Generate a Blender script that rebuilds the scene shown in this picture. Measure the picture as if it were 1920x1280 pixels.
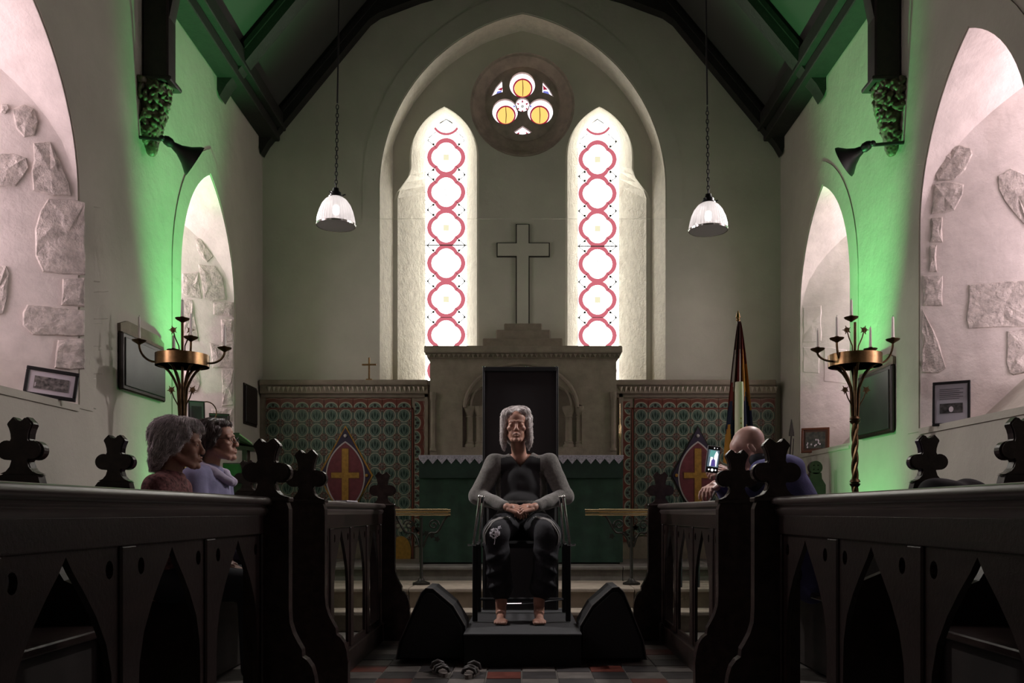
import bpy, math, random
import numpy as np
from mathutils import Vector, Matrix, Euler, noise
from mathutils.geometry import tessellate_polygon
PI = math.pi
R = random.Random(7)
for o in list(bpy.data.objects): bpy.data.objects.remove(o)
SC = bpy.context.scene
COL = SC.collection
# ------------------------------------------------------------------ camera, world, lights
F = 1600.0; VX, VY = 978.0, 960.0; EYE = 0.88
cam = bpy.data.cameras.new('camera'); camo = bpy.data.objects.new('camera', cam); COL.objects.link(camo)
cam.sensor_width = 36; cam.lens = 36*F/1920; cam.shift_x = -(VX-960)/1920; cam.shift_y = (VY-640)/1920
cam.clip_start = 0.05
camo.location = (0, 0, EYE); camo.rotation_euler = (PI/2, 0, 0)
SC.camera = camo
W = bpy.data.worlds.new('world'); SC.world = W; W.use_nodes = True
W.node_tree.nodes['Background'].inputs[0].default_value = (.75, .82, .95, 1)
W.node_tree.nodes['Background'].inputs[1].default_value = 0.5
SC.view_settings.view_transform = 'Standard'; SC.view_settings.look = 'None'
SC.view_settings.exposure = 0.0; SC.view_settings.gamma = 1; SC.view_settings.use_curve_mapping = False
SIDE_GLASS = 5.2
NAVE_GLASS = 1.3
EAST_GLASS = 7.5
def spot(name, loc, target, energy, color, size=60, blend=.6, rad=.05):
    l = bpy.data.lights.new(name, 'SPOT'); l.energy = energy; l.color = color
    l.spot_size = math.radians(size); l.spot_blend = blend; l.shadow_soft_size = rad
    o = bpy.data.objects.new(name, l); COL.objects.link(o); o.location = loc
    o.rotation_euler = (Vector(target)-Vector(loc)).to_track_quat('-Z', 'Y').to_euler(); return o
GREEN = (.20, 1.0, .30)
for s_ in (-1, 1):
    spot('green_wash', (s_*1.86, 6.14, .32), (s_*2.5, 6.45, 4.3), 1050, GREEN, 36, 1.0, .04)
    spot('green_low', (s_*1.95, 6.10, .30), (s_*2.58, 6.32, 1.15), 55, GREEN, 84, 1.0, .04)
    spot('horn_light', (s_*2.14, 5.83, 3.2), (s_*.1, 5.4, 1.1), 240, (1, .93, .92), 84, .9, .10)

# ------------------------------------------------------------------ helpers
def P(px, py, d):                      # point seen at (px,py) at real distance d
    return Vector(((px-VX)*d/F, d, EYE-(py-VY)*d/F))
def hit(px, py, p0, n):
    r = Vector(((px-VX)/F, 1, -(py-VY)/F)); o = Vector((0, 0, EYE)); n = Vector(n)
    return o + r*((Vector(p0)-o).dot(n)/r.dot(n))
MATS = {}
def nd(nt, t, **k):
    n = nt.nodes.new(t)
    for a, b in k.items():
        if a in n.inputs: n.inputs[a].default_value = b
        else: setattr(n, a, b)
    return n
def mat(name, col, rough=.6, metal=0, var=.0, vscale=6, bump=0, bscale=40, emit=None, estr=0, trans=0, kind=None, col2=None, spec=.5, sheen=0):
    if name in MATS: return MATS[name]
    m = bpy.data.materials.new(name); m.use_nodes = True; nt = m.node_tree; b = nt.nodes['Principled BSDF']
    b.inputs['Base Color'].default_value = (*col, 1); b.inputs['Roughness'].default_value = rough
    b.inputs['Metallic'].default_value = metal; b.inputs['Specular IOR Level'].default_value = spec
    b.inputs['Transmission Weight'].default_value = trans
    if sheen: b.inputs['Sheen Weight'].default_value = sheen
    if emit: b.inputs['Emission Color'].default_value = (*emit, 1); b.inputs['Emission Strength'].default_value = estr
    tc = nd(nt, 'ShaderNodeTexCoord')
    if var or col2:
        mp = nd(nt, 'ShaderNodeMapping')
        if kind == 'wood': mp.inputs['Scale'].default_value = (1, .12, 1)
        if kind == 'woodz': mp.inputs['Scale'].default_value = (1, 1, .12)
        nt.links.new(tc.outputs['Object'], mp.inputs[0])
        nz = nd(nt, 'ShaderNodeTexNoise', Scale=float(vscale), Detail=6.0, Roughness=.6)
        nt.links.new(mp.outputs[0], nz.inputs['Vector'])
        cr = nd(nt, 'ShaderNodeValToRGB')
        c2 = col2 or tuple(max(0, c*(1-var)) for c in col); c1 = col if col2 else tuple(min(1, c*(1+var*.6)) for c in col)
        cr.color_ramp.elements[0].position = .35; cr.color_ramp.elements[1].position = .65
        cr.color_ramp.elements[0].color = (*c2, 1); cr.color_ramp.elements[1].color = (*c1, 1)
        nt.links.new(nz.outputs[0], cr.inputs[0]); nt.links.new(cr.outputs[0], b.inputs['Base Color'])
    if bump:
        nb = nd(nt, 'ShaderNodeTexNoise', Scale=float(bscale), Detail=8.0, Roughness=.65)
        nt.links.new(tc.outputs['Object'], nb.inputs['Vector'])
        bp = nd(nt, 'ShaderNodeBump', Strength=1.0, Distance=float(bump))
        nt.links.new(nb.outputs[0], bp.inputs['Height']); nt.links.new(bp.outputs[0], b.inputs['Normal'])
    MATS[name] = m; return m
def tag(o, label=None, cat=None, group=None, kind=None):
    if label: o['label'] = label
    if cat: o['category'] = cat
    if group: o['group'] = group
    if kind: o['kind'] = kind
    return o
def link(o, parent=None):
    COL.objects.link(o)
    if parent is not None: o.parent = parent
    return o
def empty(name, loc=(0, 0, 0), label=None, cat=None, group=None, kind=None, parent=None, rz=0):
    o = bpy.data.objects.new(name, None); o.location = loc; o.rotation_euler = (0, 0, rz); o.empty_display_size = .1
    link(o, parent); return tag(o, label, cat, group, kind)
class MB:
    """collects shapes, links them as ONE mesh object"""
    def __init__(s): s.v = []; s.f = []; s.m = []; s.cm = 0
    def add(s, vs, fs):
        b = len(s.v); s.v += [tuple(x) for x in vs]; s.f += [tuple(b+i for i in f) for f in fs]; s.m += [s.cm]*len(fs); return s
    def box(s, a, b, ch=0.0):
        x0, y0, z0 = a; x1, y1, z1 = b
        if ch <= 0:
            return s.add([(x0,y0,z0),(x1,y0,z0),(x1,y1,z0),(x0,y1,z0),(x0,y0,z1),(x1,y0,z1),(x1,y1,z1),(x0,y1,z1)],
                  [(0,3,2,1),(4,5,6,7),(0,1,5,4),(1,2,6,5),(2,3,7,6),(3,0,4,7)])
        bm = MBM(); bm.box(a, b, ch); return s.add(*bm.out())
    def tube(s, pts, r, n=8, caps=True):
        pts = [Vector(p) for p in pts]; k = len(pts); rr = r if isinstance(r, (list, tuple)) else [r]*k
        t0 = (pts[1]-pts[0]).normalized(); up = Vector((0, 0, 1)) if abs(t0.z) < .9 else Vector((1, 0, 0))
        a = t0.cross(up).normalized(); vs = []
        for i, p in enumerate(pts):
            t = (pts[min(i+1, k-1)]-pts[max(i-1, 0)])
            t = t.normalized() if t.length > 1e-9 else t0
            a = (a - t*a.dot(t));
            a = a.normalized() if a.length > 1e-6 else t.orthogonal().normalized()
            b = t.cross(a)
            vs += [p + (a*math.cos(2*PI*j/n)+b*math.sin(2*PI*j/n))*rr[i] for j in range(n)]
        fs = [(i*n+j, i*n+(j+1) % n, (i+1)*n+(j+1) % n, (i+1)*n+j) for i in range(k-1) for j in range(n)]
        if caps: fs += [tuple(range(n))[::-1], tuple((k-1)*n+j for j in range(n))]
        return s.add(vs, fs)
    def lathe(s, prof, n=24, M=None, ribs=0, ribd=0):
        M = M or Matrix(); vs = []
        for r, z in prof:
            for j in range(n):
                q = r*(1+(ribd*math.cos(ribs*2*PI*j/n) if ribs else 0))
                vs.append(M @ Vector((q*math.cos(2*PI*j/n), q*math.sin(2*PI*j/n), z)))
        k = len(prof)
        fs = [(i*n+j, i*n+(j+1) % n, (i+1)*n+(j+1) % n, (i+1)*n+j) for i in range(k-1) for j in range(n)]
        if prof[0][0] > 1e-5: fs.append(tuple(range(n))[::-1])
        if prof[-1][0] > 1e-5: fs.append(tuple((k-1)*n+j for j in range(n)))
        return s.add(vs, fs)
    def ell(s, c, r, rot=None, n=16, m=10):
        Mx = Matrix.Translation(Vector(c)) @ (rot.to_matrix().to_4x4() if rot else Matrix()) @ Matrix.Diagonal((*r, 1))
        return s.lathe([(max(1e-4, math.sin(PI*i/m)), -math.cos(PI*i/m)) for i in range(m+1)], n, Mx)
    def plate(s, outer, holes, t, O, U, V):
        """polygon with holes, extruded by t along U x V"""
        O, U, V = Vector(O), Vector(U), Vector(V); N = U.cross(V).normalized()
        loops = [outer]+list(holes); pts = [p for l in loops for p in l]
        tri = tessellate_polygon([[Vector((p[0], p[1], 0)) for p in l] for l in loops])
        n = len(pts); vs = [O+U*p[0]+V*p[1] for p in pts]; vs += [v+N*t for v in vs]
        fs = []
        for a, b, c in tri:
            A, B, C_ = pts[a], pts[b], pts[c]
            ccw = (B[0]-A[0])*(C_[1]-A[1])-(B[1]-A[1])*(C_[0]-A[0]) > 0
            if not ccw: a, c = c, a
            fs.append((c, b, a)); fs.append((a+n, b+n, c+n))
        i0 = 0
        for li, l in enumerate(loops):
            k = len(l); ar = sum(l[i][0]*l[(i+1) % k][1]-l[(i+1) % k][0]*l[i][1] for i in range(k))
            fwd = (ar > 0) == (li == 0)
            for i in range(k):
                a, b = i0+i, i0+(i+1) % k
                fs.append((a, b, b+n, a+n) if fwd else (b, a, a+n, b+n))
            i0 += k
        return s.add(vs, fs)
    def build(s, name, m, parent=None, smooth=False, **tg):
        me = bpy.data.meshes.new(name); me.from_pydata(s.v, [], s.f)
        for q in (m if isinstance(m, (list, tuple)) else [m]): me.materials.append(q)
        if isinstance(m, (list, tuple)): me.polygons.foreach_set('material_index', s.m)
        if smooth:
            me.polygons.foreach_set('use_smooth', [True]*len(me.polygons))
            try: me.set_sharp_from_angle(angle=math.radians(45))
            except Exception: pass
        me.update(); o = bpy.data.objects.new(name, me); link(o, parent); tag(o, **tg); return o
class MBM:
    def box(s, a, b, ch):
        x0,y0,z0 = a; x1,y1,z1 = b; c = ch; s.vs = []; s.fs = []
        prof = lambda X0,X1,Y0,Y1,z: [(X0+c,Y0,z),(X1-c,Y0,z),(X1,Y0+c,z),(X1,Y1-c,z),(X1-c,Y1,z),(X0+c,Y1,z),(X0,Y1-c,z),(X0,Y0+c,z)]
        inn = lambda z: [(x0+c,y0+c,z),(x1-c,y0+c,z),(x1-c,y0+c,z),(x1-c,y1-c,z),(x1-c,y1-c,z),(x0+c,y1-c,z),(x0+c,y1-c,z),(x0+c,y0+c,z)]
        L = [inn(z0), prof(x0,x1,y0,y1,z0+c), prof(x0,x1,y0,y1,z1-c), inn(z1)]
        L[0] = [(x0+c,y0+c*.6,z0),(x1-c,y0+c*.6,z0),(x1-c*.6,y0+c,z0),(x1-c*.6,y1-c,z0),(x1-c,y1-c*.6,z0),(x0+c,y1-c*.6,z0),(x0+c*.6,y1-c,z0),(x0+c*.6,y0+c,z0)]
        L[3] = [(p[0],p[1],z1) for p in L[0]]
        for l in L: s.vs += l
        s.fs = [(i*8+j, i*8+(j+1)%8, (i+1)*8+(j+1)%8, (i+1)*8+j) for i in range(3) for j in range(8)]
        s.fs += [tuple(range(8))[::-1], tuple(24+j for j in range(8))]
    def out(s): return s.vs, s.fs
def arc(cx, cy, r, a0, a1, n, ry=None):
    ry = ry or r
    return [(cx+r*math.cos(math.radians(a0+(a1-a0)*i/n)), cy+ry*math.sin(math.radians(a0+(a1-a0)*i/n))) for i in range(n+1)]
def circ(cx, cy, r, n=24, ry=None): return arc(cx, cy, r, 0, 360, n, ry)[:-1]
def zarch(u, w, zs, h):               # pointed arch height at offset u
    Rr = (w*w+h*h)/(2*w); return zs+math.sqrt(max(0, Rr*Rr-(abs(u)+Rr-w)**2))
def arch_outline(cu, w, z0, zs, h, n=14):
    pts = [(cu-w, z0), (cu+w, z0)]
    for i in range(2*n+1):
        u = w*math.cos(PI*i/(2*n)); pts.append((cu+u, zarch(u, w, zs, h)))
    return pts
def sdf_parts(prims, co, k):
    acc = np.zeros(len(co), 'f')
    for p in prims:
        if p[0] == 'e':
            q = co-np.array(p[1], 'f')
            if len(p) > 3 and p[3]: q = q @ np.array(p[3].to_matrix(), 'f')
            r = np.array(p[2], 'f'); k0 = np.linalg.norm(q/r, axis=1); k1 = np.linalg.norm(q/(r*r), axis=1)+1e-6; d = k0*(k0-1)/k1
        elif p[0] == 'c':
            a, c = np.array(p[1], 'f'), np.array(p[3], 'f'); ab = c-a; t = np.clip(((co-a) @ ab)/max(1e-9, float(ab @ ab)), 0, 1)
            d = np.linalg.norm(co-a-t[:, None]*ab, axis=1)-(p[2]+t*(p[4]-p[2]))
        else: continue
        acc += np.exp(np.clip(-d/k, -60, 60))
    return -k*np.log(acc+1e-30)
def blob(name, prims, voxel, smooth, m, parent=None, nz=0, nscale=20, k=.005, fine=(), carve=(), **tg):
    """overlapping ellipsoids and tapered limbs blended into one continuous skin"""
    b = MB()
    for p in list(prims)+list(fine):
        if p[0] == 'e': b.ell(p[1], p[2], p[3] if len(p) > 3 else None, 20, 14)
        else:
            a, ra, c, rc = Vector(p[1]), p[2], Vector(p[3]), p[4]; d = (c-a)
            if d.length < 1e-6: continue
            d.normalize(); pts, rr = [], []
            for i in range(4): t = i/4*PI/2; pts.append(a-d*ra*math.cos(t)); rr.append(max(1e-4, ra*math.sin(t)))
            pts.append(a); rr.append(ra); pts.append(c); rr.append(rc)
            for i in range(1, 5): t = i/4*PI/2; pts.append(c+d*rc*math.sin(t)); rr.append(max(1e-4, rc*math.cos(t)))
            b.tube(pts, rr, 14)
    o = b.build(name, m, None)
    md = o.modifiers.new('r', 'REMESH'); md.mode = 'VOXEL'; md.voxel_size = voxel; md.use_smooth_shade = True
    dg = bpy.context.evaluated_depsgraph_get(); me = bpy.data.meshes.new_from_object(o.evaluated_get(dg))
    o.modifiers.clear(); old = o.data; o.data = me; bpy.data.meshes.remove(old); me.name = name
    n = len(me.vertices); co = np.empty(n*3, 'f'); no = np.empty(n*3, 'f')
    for it in range(5):
        me.vertices.foreach_get('co', co); me.vertex_normals.foreach_get('vector', no); c3 = co.reshape(-1, 3); n3 = no.reshape(-1, 3)
        d = sdf_parts(prims, c3, k)
        if fine: d2 = sdf_parts(fine, c3, .0012); d = -.0015*np.log(np.exp(np.clip(-d/.0015, -60, 60))+np.exp(np.clip(-d2/.0015, -60, 60))+1e-30)
        for (cc_, r_, rot_, kk) in carve:
            dn = sdf_parts([('e', cc_, r_, rot_)], c3, 1e-3); h = np.clip(.5+.5*(d+dn)/kk, 0, 1); d = (-dn)*(1-h)+d*h+kk*h*(1-h)
        c3 -= n3*np.clip(d, -voxel*1.2, voxel*1.2)[:, None]*.85
        me.vertices.foreach_set('co', c3.ravel()); me.update()
    if nz:
        me.vertices.foreach_get('co', co); me.vertex_normals.foreach_get('vector', no); c3 = co.reshape(-1, 3); n3 = no.reshape(-1, 3)
        kk = np.array([noise.noise(Vector(c)*nscale) for c in c3.tolist()], 'f'); c3 += n3*(kk*nz)[:, None]
        me.vertices.foreach_set('co', c3.ravel()); me.update()
    if smooth:
        e = np.empty(len(me.edges)*2, 'i'); me.edges.foreach_get('vertices', e); e = e.reshape(-1, 2); me.vertices.foreach_get('co', co); c3 = co.reshape(-1, 3).astype('d')
        deg = np.bincount(e.ravel(), minlength=n)[:, None]
        for it in range(smooth):
            for w_ in (.5,):
                sm = np.stack([np.bincount(e[:, 0], c3[e[:, 1], a], n)+np.bincount(e[:, 1], c3[e[:, 0], a], n) for a in range(3)], 1)/np.maximum(deg, 1); c3 += (sm-c3)*w_
        me.vertices.foreach_set('co', c3.astype('f').ravel()); me.update()
    if parent is not None: o.parent = parent
    tag(o, **tg); return o
def copy_tree(o, parent=None):
    c = o.copy(); COL.objects.link(c)
    if parent is not None: c.parent = parent
    for ch in list(o.children): copy_tree(ch, c)
    return c

# ------------------------------------------------------------------ materials
plaster = mat('plaster', (.53, .495, .43), .9, var=.10, vscale=1.6, bump=.006, bscale=9)  # darker than the reveals: part of the daylight contrast sits in the colour
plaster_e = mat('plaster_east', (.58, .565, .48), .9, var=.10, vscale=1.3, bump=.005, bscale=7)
rough_p = mat('rough_plaster_lit', (.72, .685, .595), .95, var=.10, vscale=14, bump=.02, bscale=16)  # lightened along with the reveals, daylight put into the colour
stone_m = mat('rubble_stone_lit', (.72, .65, .60), .95, var=.28, vscale=22, bump=.018, bscale=38)  # reveal stones, colour lightened to carry the window daylight
stone_d = mat('dressed_stone', (.27, .225, .175), .85, var=.16, vscale=10, bump=.004, bscale=30)
floor_m = mat('floor_stone', (.16, .145, .13), .45, var=.3, vscale=8, bump=.003, bscale=20)
wood = mat('dark_oak', (.021, .0115, .010), .34, var=.4, vscale=22, bump=.0012, bscale=60, kind='wood')
woodp = mat('dark_oak_polished', (.034, .022, .020), .26, var=.3, vscale=22, bump=.001, bscale=50, kind='wood')
wooddk = mat('blackened_oak', (.016, .011, .009), .55, var=.4, vscale=22, kind='wood')
roofwood = mat('roof_timber', (.012, .010, .009), .7, var=.4, vscale=14, bump=.003, bscale=40)
roofboard = mat('roof_board', (.36, .36, .31), .8, var=.35, vscale=5, bump=.002, bscale=20)
black = mat('black_paint', (.008, .008, .009), .45)
blackm = mat('matt_black', (.006, .006, .007), .8, bump=.001, bscale=120)
chrome = mat('chrome', (.92, .92, .93), .15, 1)
brass = mat('brass', (.34, .21, .10), .28, 1, var=.3, vscale=20)
bronze = mat('dark_bronze', (.10, .062, .03), .38, .9, var=.3, vscale=30)
wax = mat('candle_wax', (.80, .76, .70), .45)
def glow(name, col, s):
    m = bpy.data.materials.new(name); m.use_nodes = True; nt = m.node_tree; nt.nodes.clear()
    e = nd(nt, 'ShaderNodeEmission'); e.inputs[0].default_value = (*col, 1); e.inputs[1].default_value = s
    u = nd(nt, 'ShaderNodeOutputMaterial'); nt.links.new(e.outputs[0], u.inputs[0]); return m
day_side = glow('daylit_glass_side', (1, .80, .86), SIDE_GLASS)
day_nave = glow('daylit_glass_nave', (1, .92, .92), NAVE_GLASS)
day_east = glow('daylit_glass_east', (1, .98, .90), EAST_GLASS)
g_red = glow('red_glass', (.66, .16, .20), 1.0)
g_red2 = glow('ruby_glass', (.40, .02, .05), .9)
g_amber = glow('amber_glass', (1, .60, .16), 1.25)
g_pale = glow('pale_glass', (1, .90, .98), 2.2)
g_blue = glow('blue_glass', (.22, .24, .75), .9)
g_yel = glow('straw_glass', (.95, .9, .62), 1.0)
g_grey = glow('grisaille_paint', (.55, .55, .52), .9)
lead = mat('lead', (.02, .02, .02), .6)

# ------------------------------------------------------------------ room shell
HW = 2.58; YE = 8.5; YB = -3.2; EAVE = 4.56; TAN = math.tan(math.radians(50)); RIDGE = EAVE+HW*TAN
SPR, RISE, W0, W1, SILL = 2.70, .97, .60, .25, 1.455
SIL = {-1: 1.485, 1: 1.402}
def side_window(s, yc, n, glass, label_glass=None):
    SILL = SIL[s]
    """deep splayed lancet in a side wall; s=-1 left, +1 right"""
    w = empty('window_%d' % n, (s*HW, yc, SILL), kind='structure')
    w.location = (0, 0, 0)
    D = .52; NT = 8; NA = 14; b = MB(); rows = []
    for i in range(NT+1):
        t = i/NT; wd = W0+(W1-W0)*t; x = s*(HW+D*t); row = []
        zb = SILL if t < .45 else SILL+(t-.45)/.55*.34
        top = zarch(wd, W0, SPR, RISE)
        for k in range(6): row.append((x, yc-wd, zb+(top-zb)*k/6))
        for k in range(2*NA+1):
            u = -wd*math.cos(PI*k/(2*NA)); row.append((x, yc+u, zarch(u, W0, SPR, RISE)))
        for k in range(6): row.append((x, yc+wd, top+(zb-top)*(k+1)/6))
        rows.append(row)
    m = len(rows[0])
    vs = [p for r in rows for p in r]
    fs = [(i*m+j, i*m+j+1, (i+1)*m+j+1, (i+1)*m+j) if s > 0 else (i*m+j, (i+1)*m+j, (i+1)*m+j+1, i*m+j+1) for i in range(NT) for j in range(m-1)]
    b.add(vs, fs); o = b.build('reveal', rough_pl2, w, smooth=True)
    q = MB()
    L = [(rows[i][0], rows[i][-1]) for i in range(NT+1)]
    q.add([p for a in L for p in a], [(2*i, 2*i+1, 2*i+3, 2*i+2) for i in range(NT)])
    q.box((min(s*HW, s*(HW-.012)), yc-W0, SILL-.02), (max(s*HW, s*(HW-.012)), yc+W0, SILL+.004))
    q.build('sill', plaster, w)
    pts = arch_outline(0, W1, SILL+.33, zarch(W1, W0, SPR, RISE), .12)
    g = MB(); x = s*(HW+D-.005); g.plate(pts, [], .01, (x, yc, 0), (0, 1, 0), (0, 0, 1)); g.build('glass_pane', glass, w)
    l = MB(); xx = s*(HW+D-.012)
    for k in range(1, 8):
        z = SILL+.33+k*.24; l.box((xx-.006, yc-W1, z-.004), (xx+.006, yc+W1, z+.004))
    l.box((xx-.006, yc-.004, SILL+.33), (xx+.006, yc+.004, 3.5)); l.build('leading', lead, w)
    return w
rough_pl2 = mat('reveal_plaster_lit', (.80, .73, .69), .9, var=.12, vscale=5, bump=.006, bscale=14)  # paler than the wall plaster so the colour itself carries window daylight
WIN_L = [4.36, 7.06]; WIN_R = [4.92, 7.30]
NAVE_Y = [1.55]
def side_wall(s, wins, name):
    b = MB(); x = s*HW
    outer = [(YB, 0-.05), (YE, -.05), (YE, EAVE+.02), (YB, EAVE+.02)]
    holes = [arch_outline(y, W0, SIL[s], SPR, RISE) for y in wins]
    # thickness runs outward from the room face
    if s > 0: b.plate(outer, holes, .003, (x, 0, 0), (0, 1, 0), (0, 0, 1))
    else: b.plate(outer, holes, .003, (x-.003, 0, 0), (0, 1, 0), (0, 0, 1))
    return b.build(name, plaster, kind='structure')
wl = side_wall(-1, WIN_L+NAVE_Y, 'wall_left'); wr = side_wall(1, WIN_R+NAVE_Y, 'wall_right')
def surround(parent, s, yc, z0, w, dw, zs, h, m):
    b = MB(); zi = SIL[s]; o = arch_outline(0, w+dw, zi+.02, zs, h+dw*1.25, 14); i_ = arch_outline(0, w+.010, zi+.021, zs, h+.012, 14)
    t = .007; x = s*HW-(t if s > 0 else 0); b.plate([(-w-dw, zi)]+[(w+dw, zi)]+o[2:], [i_[::-1]], t, (x, yc, 0), (0, 1, 0), (0, 0, 1)); return b.build('surround', m, parent)
for s_, L_ in ((-1, WIN_L), (1, WIN_R)):
    for y_ in L_: surround(wl if s_ < 0 else wr, s_, y_, 0, W0, .17, SPR, RISE, plaster)
wins = {}
n = 1
for s, L in ((-1, WIN_L), (1, WIN_R)):
    for y in L: wins[n] = side_window(s, y, n, day_side); n += 1
for s in (-1, 1):
    wins[n] = side_window(s, NAVE_Y[0], n, day_nave); n += 1
# east wall with the great arch
AW, AS, AH = 1.423, 4.10, 1.74; ACX = .010; ALED = 2.19
b = MB()
gable = [(-HW, -.05), (HW, -.05), (HW, EAVE+.1), (0, RIDGE+.1), (-HW, EAVE+.1)]
b.plate(gable, [arch_outline(ACX, AW, ALED, AS, AH, 24)], -.003, (0, YE, 0), (1, 0, 0), (0, 0, 1))
for i in range(len(b.v)): pass
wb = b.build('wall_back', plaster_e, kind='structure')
b = MB(); b.plate([(-HW, -.05), (HW, -.05), (HW, EAVE+.1), (0, RIDGE+.1), (-HW, EAVE+.1)], [], .05, (0, YB, 0), (1, 0, 0), (0, 0, 1)); b.build('wall_front', plaster, kind='structure')
# great arch reveal (soffit + splayed jambs), back plane with lancets and rose
YP, YG = 8.80, 9.25
east = empty('window_7', (0, 0, 0), kind='structure')
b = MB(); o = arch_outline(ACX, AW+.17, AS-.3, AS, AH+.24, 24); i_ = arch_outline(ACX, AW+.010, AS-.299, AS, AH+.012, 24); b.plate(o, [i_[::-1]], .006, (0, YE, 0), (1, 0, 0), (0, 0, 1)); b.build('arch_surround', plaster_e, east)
b = MB(); NT = 4; rows = []; WJ = 1.335
for i in range(NT+1):
    t = i/NT; wd = AW+(WJ-AW)*t; y = YE+(YP-YE)*t; top = zarch(wd, AW, AS, AH); row = []
    for k in range(8): row.append((ACX-wd, y, ALED+(top-ALED)*k/8))
    for k in range(49): u = -wd*math.cos(PI*k/48); row.append((ACX+u, y, zarch(u, AW, AS, AH)))
    for k in range(8): row.append((ACX+wd, y, top+(ALED-top)*(k+1)/8))
    rows.append(row)
m = len(rows[0]); b.add([p for r in rows for p in r], [(i*m+j, (i+1)*m+j, (i+1)*m+j+1, i*m+j+1) for i in range(NT) for j in range(m-1)])
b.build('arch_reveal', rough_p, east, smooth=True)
b = MB(); b.box((ACX-AW, YE, ALED-.05), (ACX+AW, YG+.1, ALED)); b.build('sill', stone_d, east)
def wx(px, d): return (px-VX)*d/F
def wz(py, d): return EYE-(py-VY)*d/F
LAN = []
for (cx, ow, iw, oy0, oya, iya, ox) in ((837, 62, 39, 300, 200, 224, 837), (1120.5, 60, 38.5, 306, 205, 228, 1120.5)):
    xo0, xo1 = (wx(768, YP), wx(898, YP)) if cx < VX else (wx(1060, YP), wx(1188, YP))
    xi0, xi1 = (wx(798, YG), wx(875, YG)) if cx < VX else (wx(1084, YG), wx(1160, YG))
    LAN.append((xo0, xo1, xi0, xi1, wz(300, YP), wz(200, YP), wz(290, YG), wz(222, YG)))
holes = []
def lan_out(cu, w, z0, zs, h, side=0, wide=0, n=14):
    """lancet outline; the outer jamb widens below the hood"""
    pts = [(cu-w, z0)]; zt = zs-.12; zq = zs-.42
    def sh(z): t = min(1, max(0, (zt-z)/(zt-zq))); return wide*t*t*(3-2*t)
    zz = [z0, z0+(zq-z0)*.5, zq, zq+.08, zq+.16, zq+.24, zt, zs]
    R_ = [(cu+w+(sh(z) if side > 0 else 0), z) for z in zz]; L_ = [(cu-w-(sh(z) if side < 0 else 0), z) for z in zz]
    A_ = [(cu+w*math.cos(PI*i/(2*n)), zarch(w*math.cos(PI*i/(2*n)), w, zs, h)) for i in range(1, 2*n)]
    return R_+A_+L_[::-1]
def lan_of(i):
    (a0, a1, i0, i1, zs, za, zis, zia) = LAN[i]; sd = (-1, 1)[i]
    wide = (a0-wx(738, YP)) if i == 0 else (wx(1219, YP)-a1)
    return lan_out((a0+a1)/2, (a1-a0)/2, ALED-.02, zs, za-zs, sd, wide), lan_out((i0+i1)/2, (i1-i0)/2, ALED-.02, zis, zia-zis)
holes += [lan_of(0)[0], lan_of(1)[0]]
RX, RZ, RR = wx(979.5, YP), wz(196, YP), 98*YP/F
holes.append(circ(RX, RZ, RR, 40))
outer = [(ACX-WJ-.02, ALED-.04), (ACX+WJ+.02, ALED-.04)]+[(ACX+u, zarch(u, AW, AS, AH)+.02) for u in [WJ*math.cos(PI*k/40) for k in range(41)]]
b = MB(); b.plate(outer, holes, -.03, (0, YP, 0), (1, 0, 0), (0, 0, 1)); b.build('arch_back', plaster_e, east)
def loft(o1, y1, o2, y2, flip=False):
    b = MB(); k = len(o1); vs = [(u, y1, z) for u, z in o1]+[(u, y2, z) for u, z in o2]
    return b.add(vs, [(i, (i+1) % k, k+(i+1) % k, k+i) for i in range(k)])
wn = 8
ringsY = {0: [295, 360.5, 427, 493.5, 561, 628], 1: [299, 363, 428.5, 495, 562, 629]}
def quatre(cx, cz, Rr, n=12):
    pts = []
    for q in range(4):
        for i in range(n):
            ph = math.radians(-45+90*i/n); d = .36*Rr; r = .64*Rr
            rad = d*math.cos(ph)+math.sqrt(r*r-(d*math.sin(ph))**2); a = ph+q*PI/2
            pts.append((cx+rad*math.cos(a), cz+rad*math.sin(a)))
    return pts
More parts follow.
